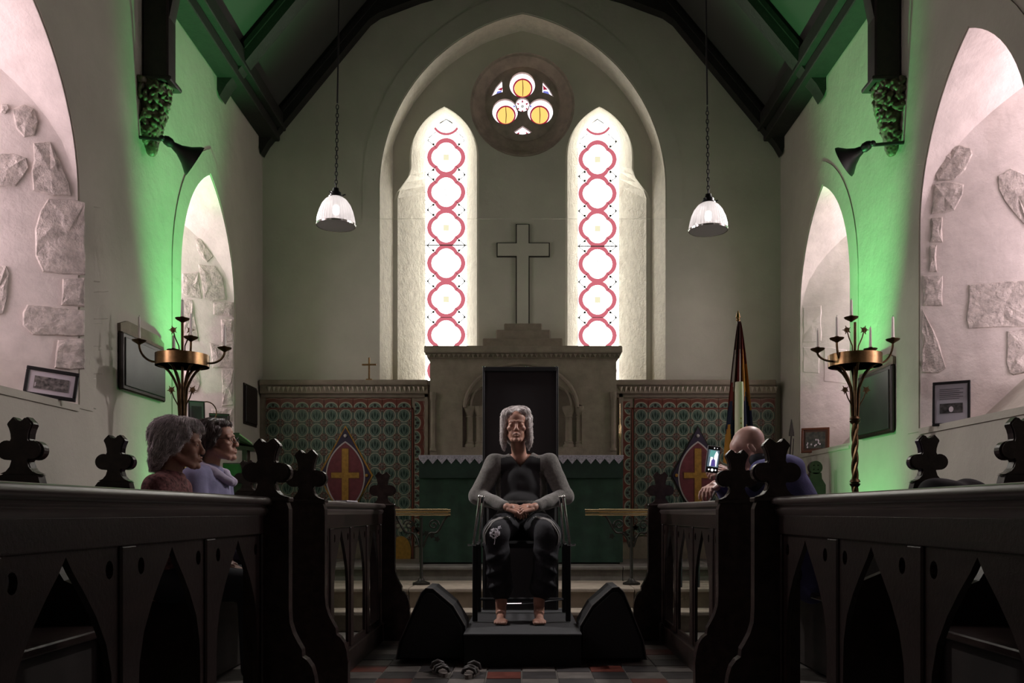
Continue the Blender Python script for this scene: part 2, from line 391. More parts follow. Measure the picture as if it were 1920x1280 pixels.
for li, (a0, a1, i0, i1, zs, za, zis, zia) in enumerate(LAN):
    w = empty('window_%d' % wn, (0, 0, 0), kind='structure'); wn += 1
    oo, ii = lan_of(li)
    # rim roll then splay
    mid = [(o[0]*.86+i_[0]*.14, o[1]*.86+i_[1]*.14) for o, i_ in zip(oo, ii)]
    loft(oo, YP, mid, YP+.015).build('rim', plaster_e, w, smooth=False)
    mid2 = [(o[0]*.80+i_[0]*.20, o[1]*.80+i_[1]*.20) for o, i_ in zip(oo, ii)]
    bb = loft(mid, YP+.015, mid2, YP+.05); bb.add(*[(q.v, q.f) for q in [loft(mid2, YP+.05, ii, YG)]][0]); bb.build('splay', rough_p, w)
    g = MB(); g.plate(ii, [], .01, (0, YG+.012, 0), (1, 0, 0), (0, 0, 1)); g.build('glass_pane', day_east, w)
    cx = wx(836.7 if li == 0 else 1120.3, YG); px = YG/F
    yy = YG-.002
    for k, py in enumerate([228]+ringsY[li]+[695]):
        cz = wz(py, YG); Rr = 36*px
        if k == 0:
            o = [(cx+27*px*math.cos(math.radians(a)), cz+26*px*math.sin(math.radians(a))) for a in range(-160, -19, 10)]
            i_ = [(cx+22.5*px*math.cos(math.radians(a)), cz+21.5*px*math.sin(math.radians(a))) for a in range(-20, -161, -10)]
            q = MB(); q.plate(o+i_, [], .006, (0, yy, 0), (1, 0, 0), (0, 0, 1)); q.build('red_ring', g_red, w); continue
        q = MB(); q.plate(quatre(cx, cz, Rr), [quatre(cx, cz, Rr-8.4*px)[::-1]], .006, (0, yy, 0), (1, 0, 0), (0, 0, 1)); q.build('red_ring', g_red, w)
        q = MB(); s_ = 5.5*px
        if k % 2 == (1 if li == 0 else 1): q.box((cx-s_, yy-.002, cz-s_), (cx+s_, yy, cz+s_)); q.build('centre_quarry', g_yel, w)
        else:
            q.plate(circ(cx, cz, 6*px, 12), [circ(cx, cz, 4.8*px, 12)[::-1]], .004, (0, yy, 0), (1, 0, 0), (0, 0, 1)); q.build('centre_quarry', g_grey, w)
    q = MB(); fine = []
    for k in range(6):
        zc = wz((ringsY[li][k]+(ringsY[li][k-1] if k else ringsY[li][0]-66))/2, YG)
        for sx in (-1, 1):
            X1 = cx+sx*36*px
            for sz in (-1, 1):
                q.tube([(X1, yy-.004, zc), (cx+sx*19*px, yy-.004, zc+sz*15*px)], .0045, 4)
            for a in (-1, 0, 1): q.tube([(X1, yy-.004, zc), (X1-sx*4*px, yy-.004, zc+a*3.5*px)], .0055, 4)
    zb = wz((460, 462)[li], YG)
    for (z, r_) in ((zb, .006), (wz(561+34, YG), .003)): q.tube([(cx-38*px, yy-.006, z), (cx+38*px, yy-.006, z)], r_, 5)
    for k in range(6):      # ring ties
        for sx in (-1, 1):
            for sz in (-1, 1):
                c = (cx+sx*24*px, wz(ringsY[li][k], YG)+sz*24*px); q.box((c[0]-.011, yy-.008, c[1]-.011), (c[0]+.011, yy-.003, c[1]+.011))
    zt = wz(231, YG)
    for sx in (-1, 1):
        q.tube([(cx, yy-.004, wz(224, YG)), (cx+sx*12*px, yy-.004, wz(232, YG))], .006, 4)
        q.tube([(cx, yy-.004, wz(230, YG)), (cx+sx*7*px, yy-.004, wz(234, YG))], .004, 4)
    q.build('leading', lead, w)
    q = MB()
    for k in range(60):
        z = wz(262+k*7.6, YG)
        for sx in (-1, 1): q.box((cx+sx*38*px-.004, yy-.005, z-.004), (cx+sx*38*px+.004, yy-.002, z+.004))
    q.build('border_beads', mat('bead_paint', (.12, .10, .10), .7), w, kind='stuff')
# rose window
w = empty('window_%d' % wn, (0, 0, 0), kind='structure'); wn += 1
YR = 8.93; pr = YR/F
def rp(px, py): return (wx(px, YR), wz(py, YR))
rc = rp(979.5, 195); Rp = 70*pr
steps = [(RR, YP), (RR*.985, YP+.008), (RR*.95, YP+.014), (Rp*1.12, YR-.05), (Rp*1.03, YR-.01), (Rp, YR)]
b = MB()
for (r1, y1), (r2, y2) in zip(steps, steps[1:]):
    q = loft(circ(RX+(rc[0]-RX)*(1 if y1 > YP+.1 else 0), RZ+(rc[1]-RZ)*(1 if y1 > YP+.1 else 0), r1, 40), y1, circ(RX+(rc[0]-RX)*(1 if y2 > YP+.1 else 0), RZ+(rc[1]-RZ)*(1 if y2 > YP+.1 else 0), r2, 40), y2)
    b.add(q.v, q.f)
pink_stone = mat('pink_stone', (.50, .41, .36), .85, var=.2, vscale=9, bump=.004, bscale=30)
b.build('round_splay', pink_stone, w, smooth=True)
C3 = [rp(979.3, 159), rp(947, 209), rp(1013, 209)]; RG = [rp(980, 162), rp(948.4, 213), rp(1012, 213)]; cc = rp(979.6, 196)
holes = [circ(*c, 24*pr, 28) for c in C3]+[circ(*cc, 13.2*pr, 6*3)]
sp = [[rp(941, 150), rp(942.4, 172.4), rp(929, 176.4), rp(920.5, 181), rp(930, 163)], [rp(1018, 152), rp(1017, 173), rp(1031, 177), rp(1038.5, 182), rp(1029, 165)],
      [rp(980, 236), rp(997.5, 247.5), rp(991.5, 250), rp(980, 252), rp(969, 250.8), rp(963, 246.8)]]
holes += sp
b = MB(); b.plate(circ(rc[0], rc[1], Rp*1.02, 40), [h for h in holes], -.04, (0, YR, 0), (1, 0, 0), (0, 0, 1)); b.build('tracery', pink_stone, w)
def gl(name, outer, holes, m, dy=0): q = MB(); q.plate(outer, holes, -.006, (0, YR+.05-dy, 0), (1, 0, 0), (0, 0, 1)); return q.build(name, m, w)
gl('back_glass', circ(rc[0], rc[1], Rp, 32), [], g_pale)
for c in RG:
    gl('amber_roundel', circ(*c, 15.5*pr, 28), [], g_amber, .012)
    gl('ruby_ring', circ(*c, 18.6*pr, 28), [circ(*c, 15.8*pr, 28)[::-1]], g_red2, .012)
    gl('crack_line', [(c[0]-.003, c[1]-15*pr), (c[0]+.003, c[1]-15*pr), (c[0]+.008, c[1]), (c[0]+.002, c[1]+15*pr), (c[0]-.004, c[1]+15*pr), (c[0], c[1])], [], mat('brown_lead', (.3, .12, .02), .7), .02)
for k in range(6):
    a = math.radians(60*k+30); a2 = a+math.radians(30)
    t = lambda r, q: (cc[0]+r*pr*math.cos(q), cc[1]+r*pr*math.sin(q))
    gl('star_ray', [t(8, a-.25), t(8, a+.25), t(13, a)], [], g_red2, .012)
    gl('star_dot', circ(*t(15.5, a2), 1.8*pr, 8), [], g_blue, .014)
gl('star_hub', circ(*cc, 3*pr, 10), [], g_grey, .014)
gl('spandrel_ruby', [rp(942, 160), rp(941, 166), rp(933, 164)], [], g_red2, .012); gl('spandrel_blue', [rp(940, 166), rp(941, 172), rp(929, 175), rp(932, 168)], [], g_blue, .011)
gl('spandrel_ruby', [rp(1018, 156), rp(1019, 165), rp(1027, 164)], [], g_red2, .012); gl('spandrel_blue', [rp(1019, 167), rp(1018, 172), rp(1031, 175), rp(1028, 168)], [], g_blue, .011)
for sx in (-1, 1): gl('spandrel_ruby', [rp(980+sx*6, 244), rp(980+sx*14, 249), rp(980+sx*7, 250)], [], g_red2, .012)
gl('spandrel_blue', [rp(970, 250), rp(990, 250), rp(980, 253)], [], g_blue, .013)
# ceiling slopes with boards
ce = empty('ceiling', (0, 0, 0), kind='structure')
for s in (-1, 1):
    b = MB(); sl = Vector((-s, 0, TAN)).normalized()
    b.plate([(YB, -.1), (YE, -.1), (YE, HW/math.cos(math.radians(50))), (YB, HW/math.cos(math.radians(50)))], [], .04 if s < 0 else -.04, Vector((s*HW, 0, EAVE+.14)), (0, 1, 0), sl)
    b.build('roof_slab', mat('roof_back', (.05, .05, .045), .9), ce)
    pb = MB(); g = .006; pb.box((g, g, -.012), (.46-g, .46-g, .012), .003); base = pb.build('panel', roofboard, None)
    base.data.name = 'panel'; first = True
    nrm = Vector((0, 1, 0)).cross(sl) * (1 if s < 0 else -1)
    for i in range(7):
        for j in range(6):
            o = base if first else base.copy()
            if not first: COL.objects.link(o)
            first = False; o.parent = ce
            org = Vector((s*HW, 5.45+i*.46-.46*.3, EAVE+.11))+sl*(-.05+j*.46)
            X = Vector((0, 1, 0)); Z = X.cross(sl)
            M = Matrix(((X.x, sl.x, Z.x, org.x), (X.y, sl.y, Z.y, org.y), (X.z, sl.z, Z.z, org.z), (0, 0, 0, 1)))
            o.matrix_local = M
# floor, steps
b = MB(); b.box((-HW, YB, -.05), (HW, YE, -.002)); fl = b.build('floor', floor_m, kind='structure')
tilemats = [mat('tile_red', (.13, .035, .025), .4, var=.4, vscale=12), mat('tile_black', (.055, .05, .05), .35, var=.3), mat('tile_buff', (.13, .115, .105), .4, var=.3, vscale=12)]
tb = []
for m in tilemats:
    q = MB(); q.box((-.091, -.091, -.004), (.091, .091, .004), .002); o = q.build('floor_tile', m, fl); tb.append(o)
used = [False]*3
for i in range(10):
    for j in range(15):
        k = 0 if (i*2+j) % 7 == 0 else (1 if (i+j) % 2 else 2)
        o = tb[k] if not used[k] else tb[k].copy()
        if used[k]: COL.objects.link(o)
        used[k] = True; o.location = (-.855+i*.19, 3.45+j*.19, .0+R.uniform(-.001, .001)); o.rotation_euler = (0, 0, R.choice((0, PI/2)))
st = empty('trim_1', (0, 0, 0), kind='structure')
for (y0, z) in ((6.28, .15), (6.52, .30), (7.25, .42)):
    for k in range(6):
        x0 = -HW+k*HW/3; q = MB(); q.box((x0+.003, y0, 0.002), (x0+HW/3-.003, YE-.02, z-.03)); q.box((x0+.003, y0-.03, z-.03), (x0+HW/3-.003, YE-.02, z), .006)
        q.build('step_stone', stone_d if z != .42 else floor_m, st)
# exposed stones in the plaster: thin proud slabs with rough faces
def stone(poly, plane, parent, name='stone', m=None, proud=.014, flat=False, **tg):
    p0, nrm = plane; nrm = Vector(nrm).normalized()
    pts = [hit(x, y, p0, nrm) for x, y in poly]
    # toward the room
    if nrm.dot(Vector((0, 0, EYE))-pts[0]) < 0: nrm = -nrm
    out = []
    for i, p in enumerate(pts):
        q = pts[(i+1) % len(pts)]; k = max(1, int((q-p).length/.06))
        for j in range(k):
            v = p.lerp(q, j/k); out.append(v+Vector([R.uniform(-.004, .004) for _ in range(3)]) if j else v)
    c = sum(out, Vector())/len(out); n = len(out); b = MB()
    A = [v-nrm*.002 for v in out]; B = [v.lerp(c, min(.3, .008/max(.01, (v-c).length)))+nrm*proud*R.uniform(.7, 1.1) for v in out]
    Cc = [v.lerp(c, .45)+nrm*(proud+(0 if flat else R.uniform(-.004, .008))) for v in out]
    b.add(A+B+Cc+[c+nrm*(proud+(0 if flat else .003))], [(i, (i+1) % n, n+(i+1) % n, n+i) for i in range(n)]+[(n+i, n+(i+1) % n, 2*n+(i+1) % n, 2*n+i) for i in range(n)]+[(2*n+i, 2*n+(i+1) % n, 3*n) for i in range(n)])
    return b.build(name, m or stone_m, parent, **tg)
def jamb(s, yc):    # far jamb plane of a side window
    a = Vector((s*HW, yc+W0, 0)); d = Vector((s*.52, W1-W0, 0)); return (a, (d.y, -d.x, 0))
JL = jamb(-1, WIN_L[0])
for poly in ([(22,205),(45,195),(64,203),(73,230),(65,255),(45,258),(30,242)], [(2,195),(15,195),(20,206),(10,214),(1,212)],
    [(-30,290),(0,287),(25,287),(50,296),(55,315),(45,332),(30,350),(-20,350)],
    [(62,268),(93,265),(112,300),(130,345),(134,368),(100,368),(62,358),(58,320),(63,300)],
    [(90,372),(140,374),(160,380),(160,516),(120,515),(80,510),(66,480),(65,430),(75,395)],
    [(-20,497),(12,498),(18,512),(14,560),(5,590),(-20,592)], [(117,522),(159,520),(159,576),(114,573)],
    [(50,571),(80,573),(110,575),(159,582),(159,630),(110,630),(60,628),(42,610),(42,586)],
    [(108,636),(159,634),(159,692),(130,694),(102,690),(104,660)]):
    stone(poly, JL, wins[1])
J2 = jamb(-1, WIN_L[1])
for poly in ([(365,447),(376,446),(392,470),(400,482),(388,492),(380,486),(370,470)], [(342,512),(372,510),(378,560),(350,556),(341,550)],
    [(372,495),(402,498),(418,520),(424,562),(398,566),(382,560),(378,530)], [(400,568),(437,566),(437,596),(400,590)], [(414,598),(437,598),(437,640),(416,642)],
    [(393,642),(412,646),(437,642),(437,690),(398,690)], [(416,694),(437,692),(437,760),(416,762)], [(346,690),(372,692),(376,720),(368,736),(348,738)],
    [(396,766),(437,765),(437,790),(398,788)], [(342,560),(360,562),(372,640),(342,640)]):
    stone(poly, J2, wins[2], proud=.010)
JR = jamb(1, WIN_R[0])
for poly in ([(1816,534),(1860,530),(1930,524),(1960,524),(1960,612),(1880,614),(1816,616),(1811,600),(1815,570)],
    [(1888,620),(1960,612),(1960,690),(1900,704),(1892,700),(1886,680),(1888,650)], [(1752,345),(1780,340),(1808,345),(1806,365),(1790,395),(1770,400),(1746,402)],
    [(1758,280),(1800,272),(1822,278),(1824,290),(1810,320),(1790,338),(1758,340),(1750,318)],
    [(1870,330),(1895,315),(1930,330),(1930,430),(1900,400),(1884,380),(1872,355)], [(1746,408),(1768,406),(1768,455),(1744,455)],
    [(1744,460),(1757,458),(1757,510),(1742,510)], [(1730,516),(1768,516),(1768,574),(1730,574)], [(1730,580),(1760,640),(1774,690),(1760,700),(1728,700)]):
    stone(poly, JR, wins[3], proud=.010)
J4 = jamb(1, WIN_R[1])
for poly in ([(1506,575),(1540,572),(1540,640),(1506,642)], [(1545,650),(1588,655),(1588,720),(1545,715)], [(1506,650),(1538,652),(1536,700),(1506,698)]):
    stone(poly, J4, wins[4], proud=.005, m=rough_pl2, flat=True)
# quoin blocks on the wall faces beside the reveals (nearly flush)
LP = ((-HW, 0, 0), (1, 0, 0)); RPn = ((HW, 0, 0), (1, 0, 0))
for poly in ([(164,384),(187,388),(187,530),(164,528)], [(164,546),(203,545),(203,598),(164,600)], [(164,604),(190,604),(190,650),(164,652)],
    [(164,656),(192,655),(192,702),(164,702)], [(164,706),(180,708),(180,768),(164,764)]):
    stone(poly, LP, wl, m=plaster, proud=.005, flat=True)
# ------------------------------------------------------------------ roof timbers
def truss(y, th, label, foot=True):
    t = empty('roof_truss', (0, 0, 0), label, 'roof truss', 'roof trusses')
    for s in (-1, 1):
        ins = lambda d: (0 if d == 0 else d)
        dz = .15/math.cos(math.radians(50))
        zz = lambda x, d: EAVE+.10+(HW-abs(x))*TAN-d
        low = [(2.50, zz(2.50, dz)-.02), (1.50, zz(1.50, dz)), (1.40, zz(1.50, dz)+.07), (1.0, zz(1.50, dz)+.22), (.5, zz(1.50, dz)+.36), (0, zz(1.50, dz)+.45)]
        up = [(0, zz(0, 0)), (2.58, zz(2.58, 0))]
        ft = [(2.58, EAVE-.10), (2.56, EAVE-.16)] if foot else [(2.58, EAVE-.12)]
        poly = [(s*a, b_) for a, b_ in up+ft+low]
        b = MB(); b.plate(poly, [], -th, (0, y-th/2, 0), (1, 0, 0), (0, 0, 1)); b.build('rafter', roofwood, t)
        b = MB(); b.plate([(s*a, b_) for a, b_ in [(0, zz(0, .08)), (2.5, zz(2.5, .08)), (2.5, zz(2.5, .14)), (0, zz(0, .14))]], [], -(th+.03), (0, y-th/2-.015, 0), (1, 0, 0), (0, 0, 1)); b.build('moulding', roofwood, t)
    return t
truss(8.43, .11, 'dark roof truss against the wall above the lancet windows')
truss(7.30, .15, 'dark roof truss in mid-air between the wall posts and the far wall')
truss(5.86, .15, 'nearest dark roof truss, standing on the two carved corbels')
for s in (-1, 1):
    t = empty('wall_plate', (0, 0, 0), ('left' if s < 0 else 'right')+'-hand dark wall plate beam along the foot of the roof', 'beam')
    for nm, (xa, xb, za, zb) in (('lower_beam', (2.40, 2.58, EAVE, EAVE+.10)), ('upper_beam', (2.34, 2.58, EAVE+.10, EAVE+.24))):
        b = MB(); b.box((min(s*xa, s*xb), YB, za), (max(s*xa, s*xb), YE-.02, zb), .01); b.build(nm, roofwood, t)
    # wall post and carved corbel
    t = empty('wall_post', (0, 0, 0), 'dark oak wall post on the carved corbel, '+('left' if s < 0 else 'right')+' side wall', 'post')
    b = MB(); x0, x1 = sorted((s*2.40, s*2.575)); b.box((x0, 5.79, 3.80), (x1, 5.93, 5.1), .012); b.build('post', wooddk, t)
    b = MB(); x0, x1 = sorted((s*2.37, s*2.58)); b.box((x0, 5.76, 3.80), (x1, 5.96, 3.83), .008); b.build('foot_block', wooddk, t)
    b = MB(); b.plate([(s*2.40, 4.25), (s*2.40, 5.2), (s*1.7, 5.75), (s*1.72, 5.55), (s*2.12, 5.05), (s*2.33, 4.6)], [], -.1, (0, 5.81, 0), (1, 0, 0), (0, 0, 1)); b.build('brace', wooddk, t)
    pr = []; rr = random.Random(3+s)
    for k in range(170):
        v = rr.random(); ang = rr.uniform(-1, 1)*PI/2; wdt = .135*(1-.62*v**1.6)
        dx = math.cos(ang)*wdt*1.15; dy = math.sin(ang)*wdt*.95; z = 3.80-.40*v
        pr.append(('e', (s*(2.58-dx), 5.86+dy, z), (.024, .012, .021), Euler((rr.uniform(-1, 1), rr.uniform(-1.2, 1.2), rr.uniform(-1.5, 1.5)))))
    for v in (0, .25, .5, .75, 1): pr.append(('e', (s*2.54, 5.86, 3.78-.38*v), (.11*(1-.6*v), .11*(1-.6*v), .08)))
    cb = blob('carved_corbel', pr, .0065, 0, mat('corbel_stone', (.10, .085, .05), .5, var=.5, vscale=30), nz=.004, nscale=70, k=.0015,
         label='foliage-carved stone corbel under the '+('left' if s < 0 else 'right')+' wall post', cat='corbel')
    for v_ in cb.data.vertices:
        if v_.co.x*s > HW-.001: v_.co.x = s*(HW-.001)
    # horn shaped spotlight
    t = empty('spotlight', (0, 0, 0), 'black horn-shaped spotlight under the corbel on the '+('left' if s < 0 else 'right')+' wall', 'lamp')
    if s < 0: A, Bp = P(306, 258, 5.72), P(366, 303, 5.84)
    else: A, Bp = P(1634, 268, 5.72), P(1582, 304, 5.84)
    d = (Bp-A); L = d.length; q = d.to_track_quat('Z', 'Y').to_matrix().to_4x4(); M = Matrix.Translation(A) @ q
    b = MB(); b.lathe([(.018, 0), (.03, .02), (.032, .05), (.022, .07), (.026, L*.35), (.035, L*.5), (.065, L*.72), (.105, L*.92), (.112, L), (.108, L), (.06, L*.75), (.02, L*.6)], 28, M); b.build('shade', black, t, smooth=True)
    b = MB(); b.tube([A, A+Vector((s*.03, .03, .0)), Vector((s*(HW-.002), A.y+.04, A.z+.02))], .012, 8); b.ell(A+Vector((0, -.02, -.012)), (.02, .02, .02)); b.build('bracket', black, t, smooth=True)
    b = MB(); b.ell(A+d*.72, (.03, .03, .03)); b.build('bulb', mat('bulb_glass', (.3, .3, .3), .2), t, smooth=True)

# pendant lamps
milk = bpy.data.materials.new('ribbed_glass'); milk.use_nodes = True; nt_ = milk.node_tree; nt_.nodes.clear()
d1 = nd(nt_, 'ShaderNodeBsdfDiffuse'); d2 = nd(nt_, 'ShaderNodeBsdfTranslucent'); d3 = nd(nt_, 'ShaderNodeBsdfTransparent'); d4 = nd(nt_, 'ShaderNodeBsdfGlossy'); ou = nd(nt_, 'ShaderNodeOutputMaterial')
for d_ in (d1, d2): d_.inputs[0].default_value = (.80, .77, .77, 1)
d4.inputs['Roughness'].default_value = .15
mx = [nd(nt_, 'ShaderNodeMixShader') for _ in range(3)]
for q_, f_ in zip(mx, (.45, .12, .12)): q_.inputs[0].default_value = f_
nt_.links.new(d1.outputs[0], mx[0].inputs[1]); nt_.links.new(d2.outputs[0], mx[0].inputs[2]); nt_.links.new(mx[0].outputs[0], mx[1].inputs[1]); nt_.links.new(d3.outputs[0], mx[1].inputs[2])
nt_.links.new(mx[1].outputs[0], mx[2].inputs[1]); nt_.links.new(d4.outputs[0], mx[2].inputs[2]); nt_.links.new(mx[2].outputs[0], ou.inputs[0])
for (px, py0, py1, px0, lab) in ((630, 352, 429, 638, 'left'), (1328, 363, 438, 1322, 'right')):
    d = 5.33; c = P(px, py0, d); t = empty('pendant_lamp', (0, 0, 0), lab+'-hand pendant lamp with ribbed glass dome on a long chain', 'lamp', 'glass pendant lamps')
    zb = wz(py1-7, d); zt = wz(py0+16, d); H = zt-zb; Rr = 35.5*d/F
    b = MB(); prof = []
    for i in range(13):
        a = i/12*PI/2; prof.append((Rr*math.cos(a)**.8*.999+.0 if a < 1.3 else Rr*.26, zb+H*math.sin(a)))
    prof = [(Rr, zb-.004), (Rr*.995, zb+H*.12), (Rr*.95, zb+H*.3), (Rr*.87, zb+H*.5), (Rr*.74, zb+H*.7), (Rr*.56, zb+H*.86), (Rr*.36, zb+H*.96), (Rr*.22, zb+H)]
    inn = [(r-.005, z-.003) for r, z in prof][::-1]
    T = Matrix.Translation((c.x, d, 0)); shade = milk
    n0 = MB(); n0.lathe(prof, 120, T, 40, .012); n0.build('glass_shade', shade, t, smooth=False)
    n0 = MB(); n0.lathe([(Rr-.006, zb-.002), (Rr+.003, zb-.006), (Rr+.004, zb+.004), (Rr-.004, zb+.006)], 40, T); n0.build('shade_rim', chrome, t, smooth=True)
    b = MB(); b.lathe([(.001, zt+.055), (.018, zt+.05), (.022, zt+.03), (.034, zt+.022), (.036, zt+.004), (.045, zt-.002), (.045, zt-.008), (.02, zt-.012), (.02, zt-.05)], 20, T)
    for a in range(3): b.tube([(c.x+.04*math.cos(a*2.1), d+.04*math.sin(a*2.1), zt+.005), (c.x+.06*math.cos(a*2.1), d+.06*math.sin(a*2.1), zt+.012)], .004, 6)
    b.build('gallery_cap', black, t, smooth=True)
    b = MB(); b.ell((c.x, d, zt-.085), (.022, .022, .032)); b.build('bulb', glow('bulb_'+lab, (1, .95, .92), 22), t, smooth=True)
    b = MB(); top = P(px0, -140, d); z = zt+.05; k = 0; e = Vector((c.x, d, zt+.05)); n = int((2.2)/.028)
    dirv = (Vector((top.x, d, top.z))-e); LL = dirv.length; dirv.normalize()
    nl = int(LL/.026)
    for k in range(nl if True else 0):
        p = e+dirv*(.013+k*.026)
        if p.z > wz(200, d): break
        U = Vector((1, 0, 0)) if k % 2 else Vector((0, 1, 0))
        b.tube([p+U*.008*math.cos(a)+dirv*.016*math.sin(a) for a in [i*2*PI/8 for i in range(9)]], .0032, 5, False)
    b.tube([p, Vector((top.x, d, top.z))], .0055, 6); b.build('chain', black, t)

# ------------------------------------------------------------------ reredos, altar
CY = 8.10
rer = empty('stone_reredos', (0, 0, 0), 'tall plain stone reredos with a carved cornice behind the altar', 'reredos')
x0, x1 = wx(806, CY), wx(1156, CY); zt = wz(672, CY); zc = wz(650, CY)
b = MB()
nx0, nx1 = wx(903, CY), wx(1051, CY); ncx = (nx0+nx1)/2
cols = [(wx(866, CY), wx(903, CY)), (wx(1052, CY), wx(1092, CY))]
hs = [[(a, .5), (c_, .5), (c_, wz(760, CY)), (a, wz(760, CY))] for a, c_ in []]
outer = [(x0, .42), (x1, .42), (x1, zt), (x0, zt)]
nz0 = wz(838, CY); nzs = wz(760, CY)
niche = [(wx(867, CY), nz0), (wx(1091, CY), nz0), (wx(1091, CY), nzs)]+arc(ncx, nzs-.02, wx(1083, CY)-ncx, 8, 172, 16, (wz(712, CY)-nzs)*1.15)+[(wx(867, CY), nzs)]
b.plate(outer, [niche], -.16, (0, CY, 0), (1, 0, 0), (0, 0, 1)); b.box((x0, CY+.15, .42), (x1, YE-.005, zt)); b.build('body', stone_d, rer)
b = MB(); b.box((x0-.05, CY-.06, zt+.045), (x1+.05, YE-.005, zc), .012); b.box((x0-.025, CY-.03, zt), (x1+.025, YE-.005, zt+.045), .008); b.build('cornice', stone_d, rer)
b = MB(); k = 0; xx = x0-.02
while xx < x1+.02:
    b.add([(xx, CY-.032, zt+.042), (xx+.04, CY-.032, zt+.042), (xx+.02, CY-.05, zt+.008), (xx+.02, CY-.03, zt+.002)], [(0, 2, 1), (0, 3, 2), (1, 2, 3), (0, 1, 3)]); xx += .046
b.build('cornice_beading', stone_d, rer, kind='stuff')
b = MB()
for r_, o_ in ((wx(1083, CY)-ncx+.0, .012), (wx(1083, CY)-ncx-.05, -.02)):
    pts = [Vector((u, CY-o_, z)) for u, z in arc(ncx, nzs-.02, r_, 0, 180, 20, r_*.78)]; b.tube(pts, .016, 8)
b.build('arch_moulding', stone_d, rer, smooth=True)
for (a, c_) in cols:
    for cxx in ((a*.62+c_*.38), (a*.1+c_*.9)):
        b = MB(); T = Matrix.Translation((cxx, CY+.05, 0)); zb_, zt_ = nz0, nzs-.005
        b.lathe([(.055, zb_), (.055, zb_+.02), (.042, zb_+.035), (.045, zb_+.05), (.034, zb_+.06), (.034, zt_-.11), (.042, zt_-.10), (.034, zt_-.09), (.058, zt_-.035), (.062, zt_-.02), (.062, zt_)], 16, T); b.build('column', stone_d, rer, smooth=True)
for s, px in ((-1, 812), (1, 1150)):
    b = MB(); T = Matrix.Translation((wx(px, CY), CY-.01, 0)); a, c_ = wz(845, CY), wz(735, CY)
    b.lathe([(.03, a), (.03, a+.02), (.02, a+.03), (.02, c_-.08), (.026, c_-.07), (.03, c_-.02), (.03, c_)], 14, T); b.build('colonnette', stone_d, rer, smooth=True)
sc = empty('stone_cross', (0, 0, 0), 'large plain stone cross on three steps, on top of the reredos', 'cross')
yf = YP-.035
for k, (a, c_, t_, bt) in enumerate(((905, 1055, 634, 650), (930, 1032, 618, 634), (945, 1016, 606, 618))):
    dd = 8.42+.06*k; b = MB(); b.box((wx(a, dd), dd, wz(bt, dd)-.02), (wx(c_, dd), YP, wz(t_, dd)), .01); b.build('step', stone_d, sc)
d = YP-.03
cr = lambda g: [(wx(968-g, d), wz(610, d)), (wx(992+g, d), wz(610, d)), (wx(992+g, d), wz(480+g, d)), (wx(1030+g, d), wz(480+g, d)), (wx(1030+g, d), wz(455-g, d)), (wx(992+g, d), wz(455-g, d)), (wx(992+g, d), wz(420-g, d)),
      (wx(968-g, d), wz(420-g, d)), (wx(968-g, d), wz(455-g, d)), (wx(932-g, d), wz(455-g, d)), (wx(932-g, d), wz(480+g, d)), (wx(968-g, d), wz(480+g, d))]
b = MB(); b.plate(cr(-1), [], -.045, (0, d, 0), (1, 0, 0), (0, 0, 1)); b.build('cross_body', plaster_e, sc)
b = MB(); b.plate(cr(.9), [], -.03, (0, d+.012, 0), (1, 0, 0), (0, 0, 1)); b.build('outline', mat('dark_mortar', (.03, .028, .02), .9), sc, label='thin dark outline of the cross')

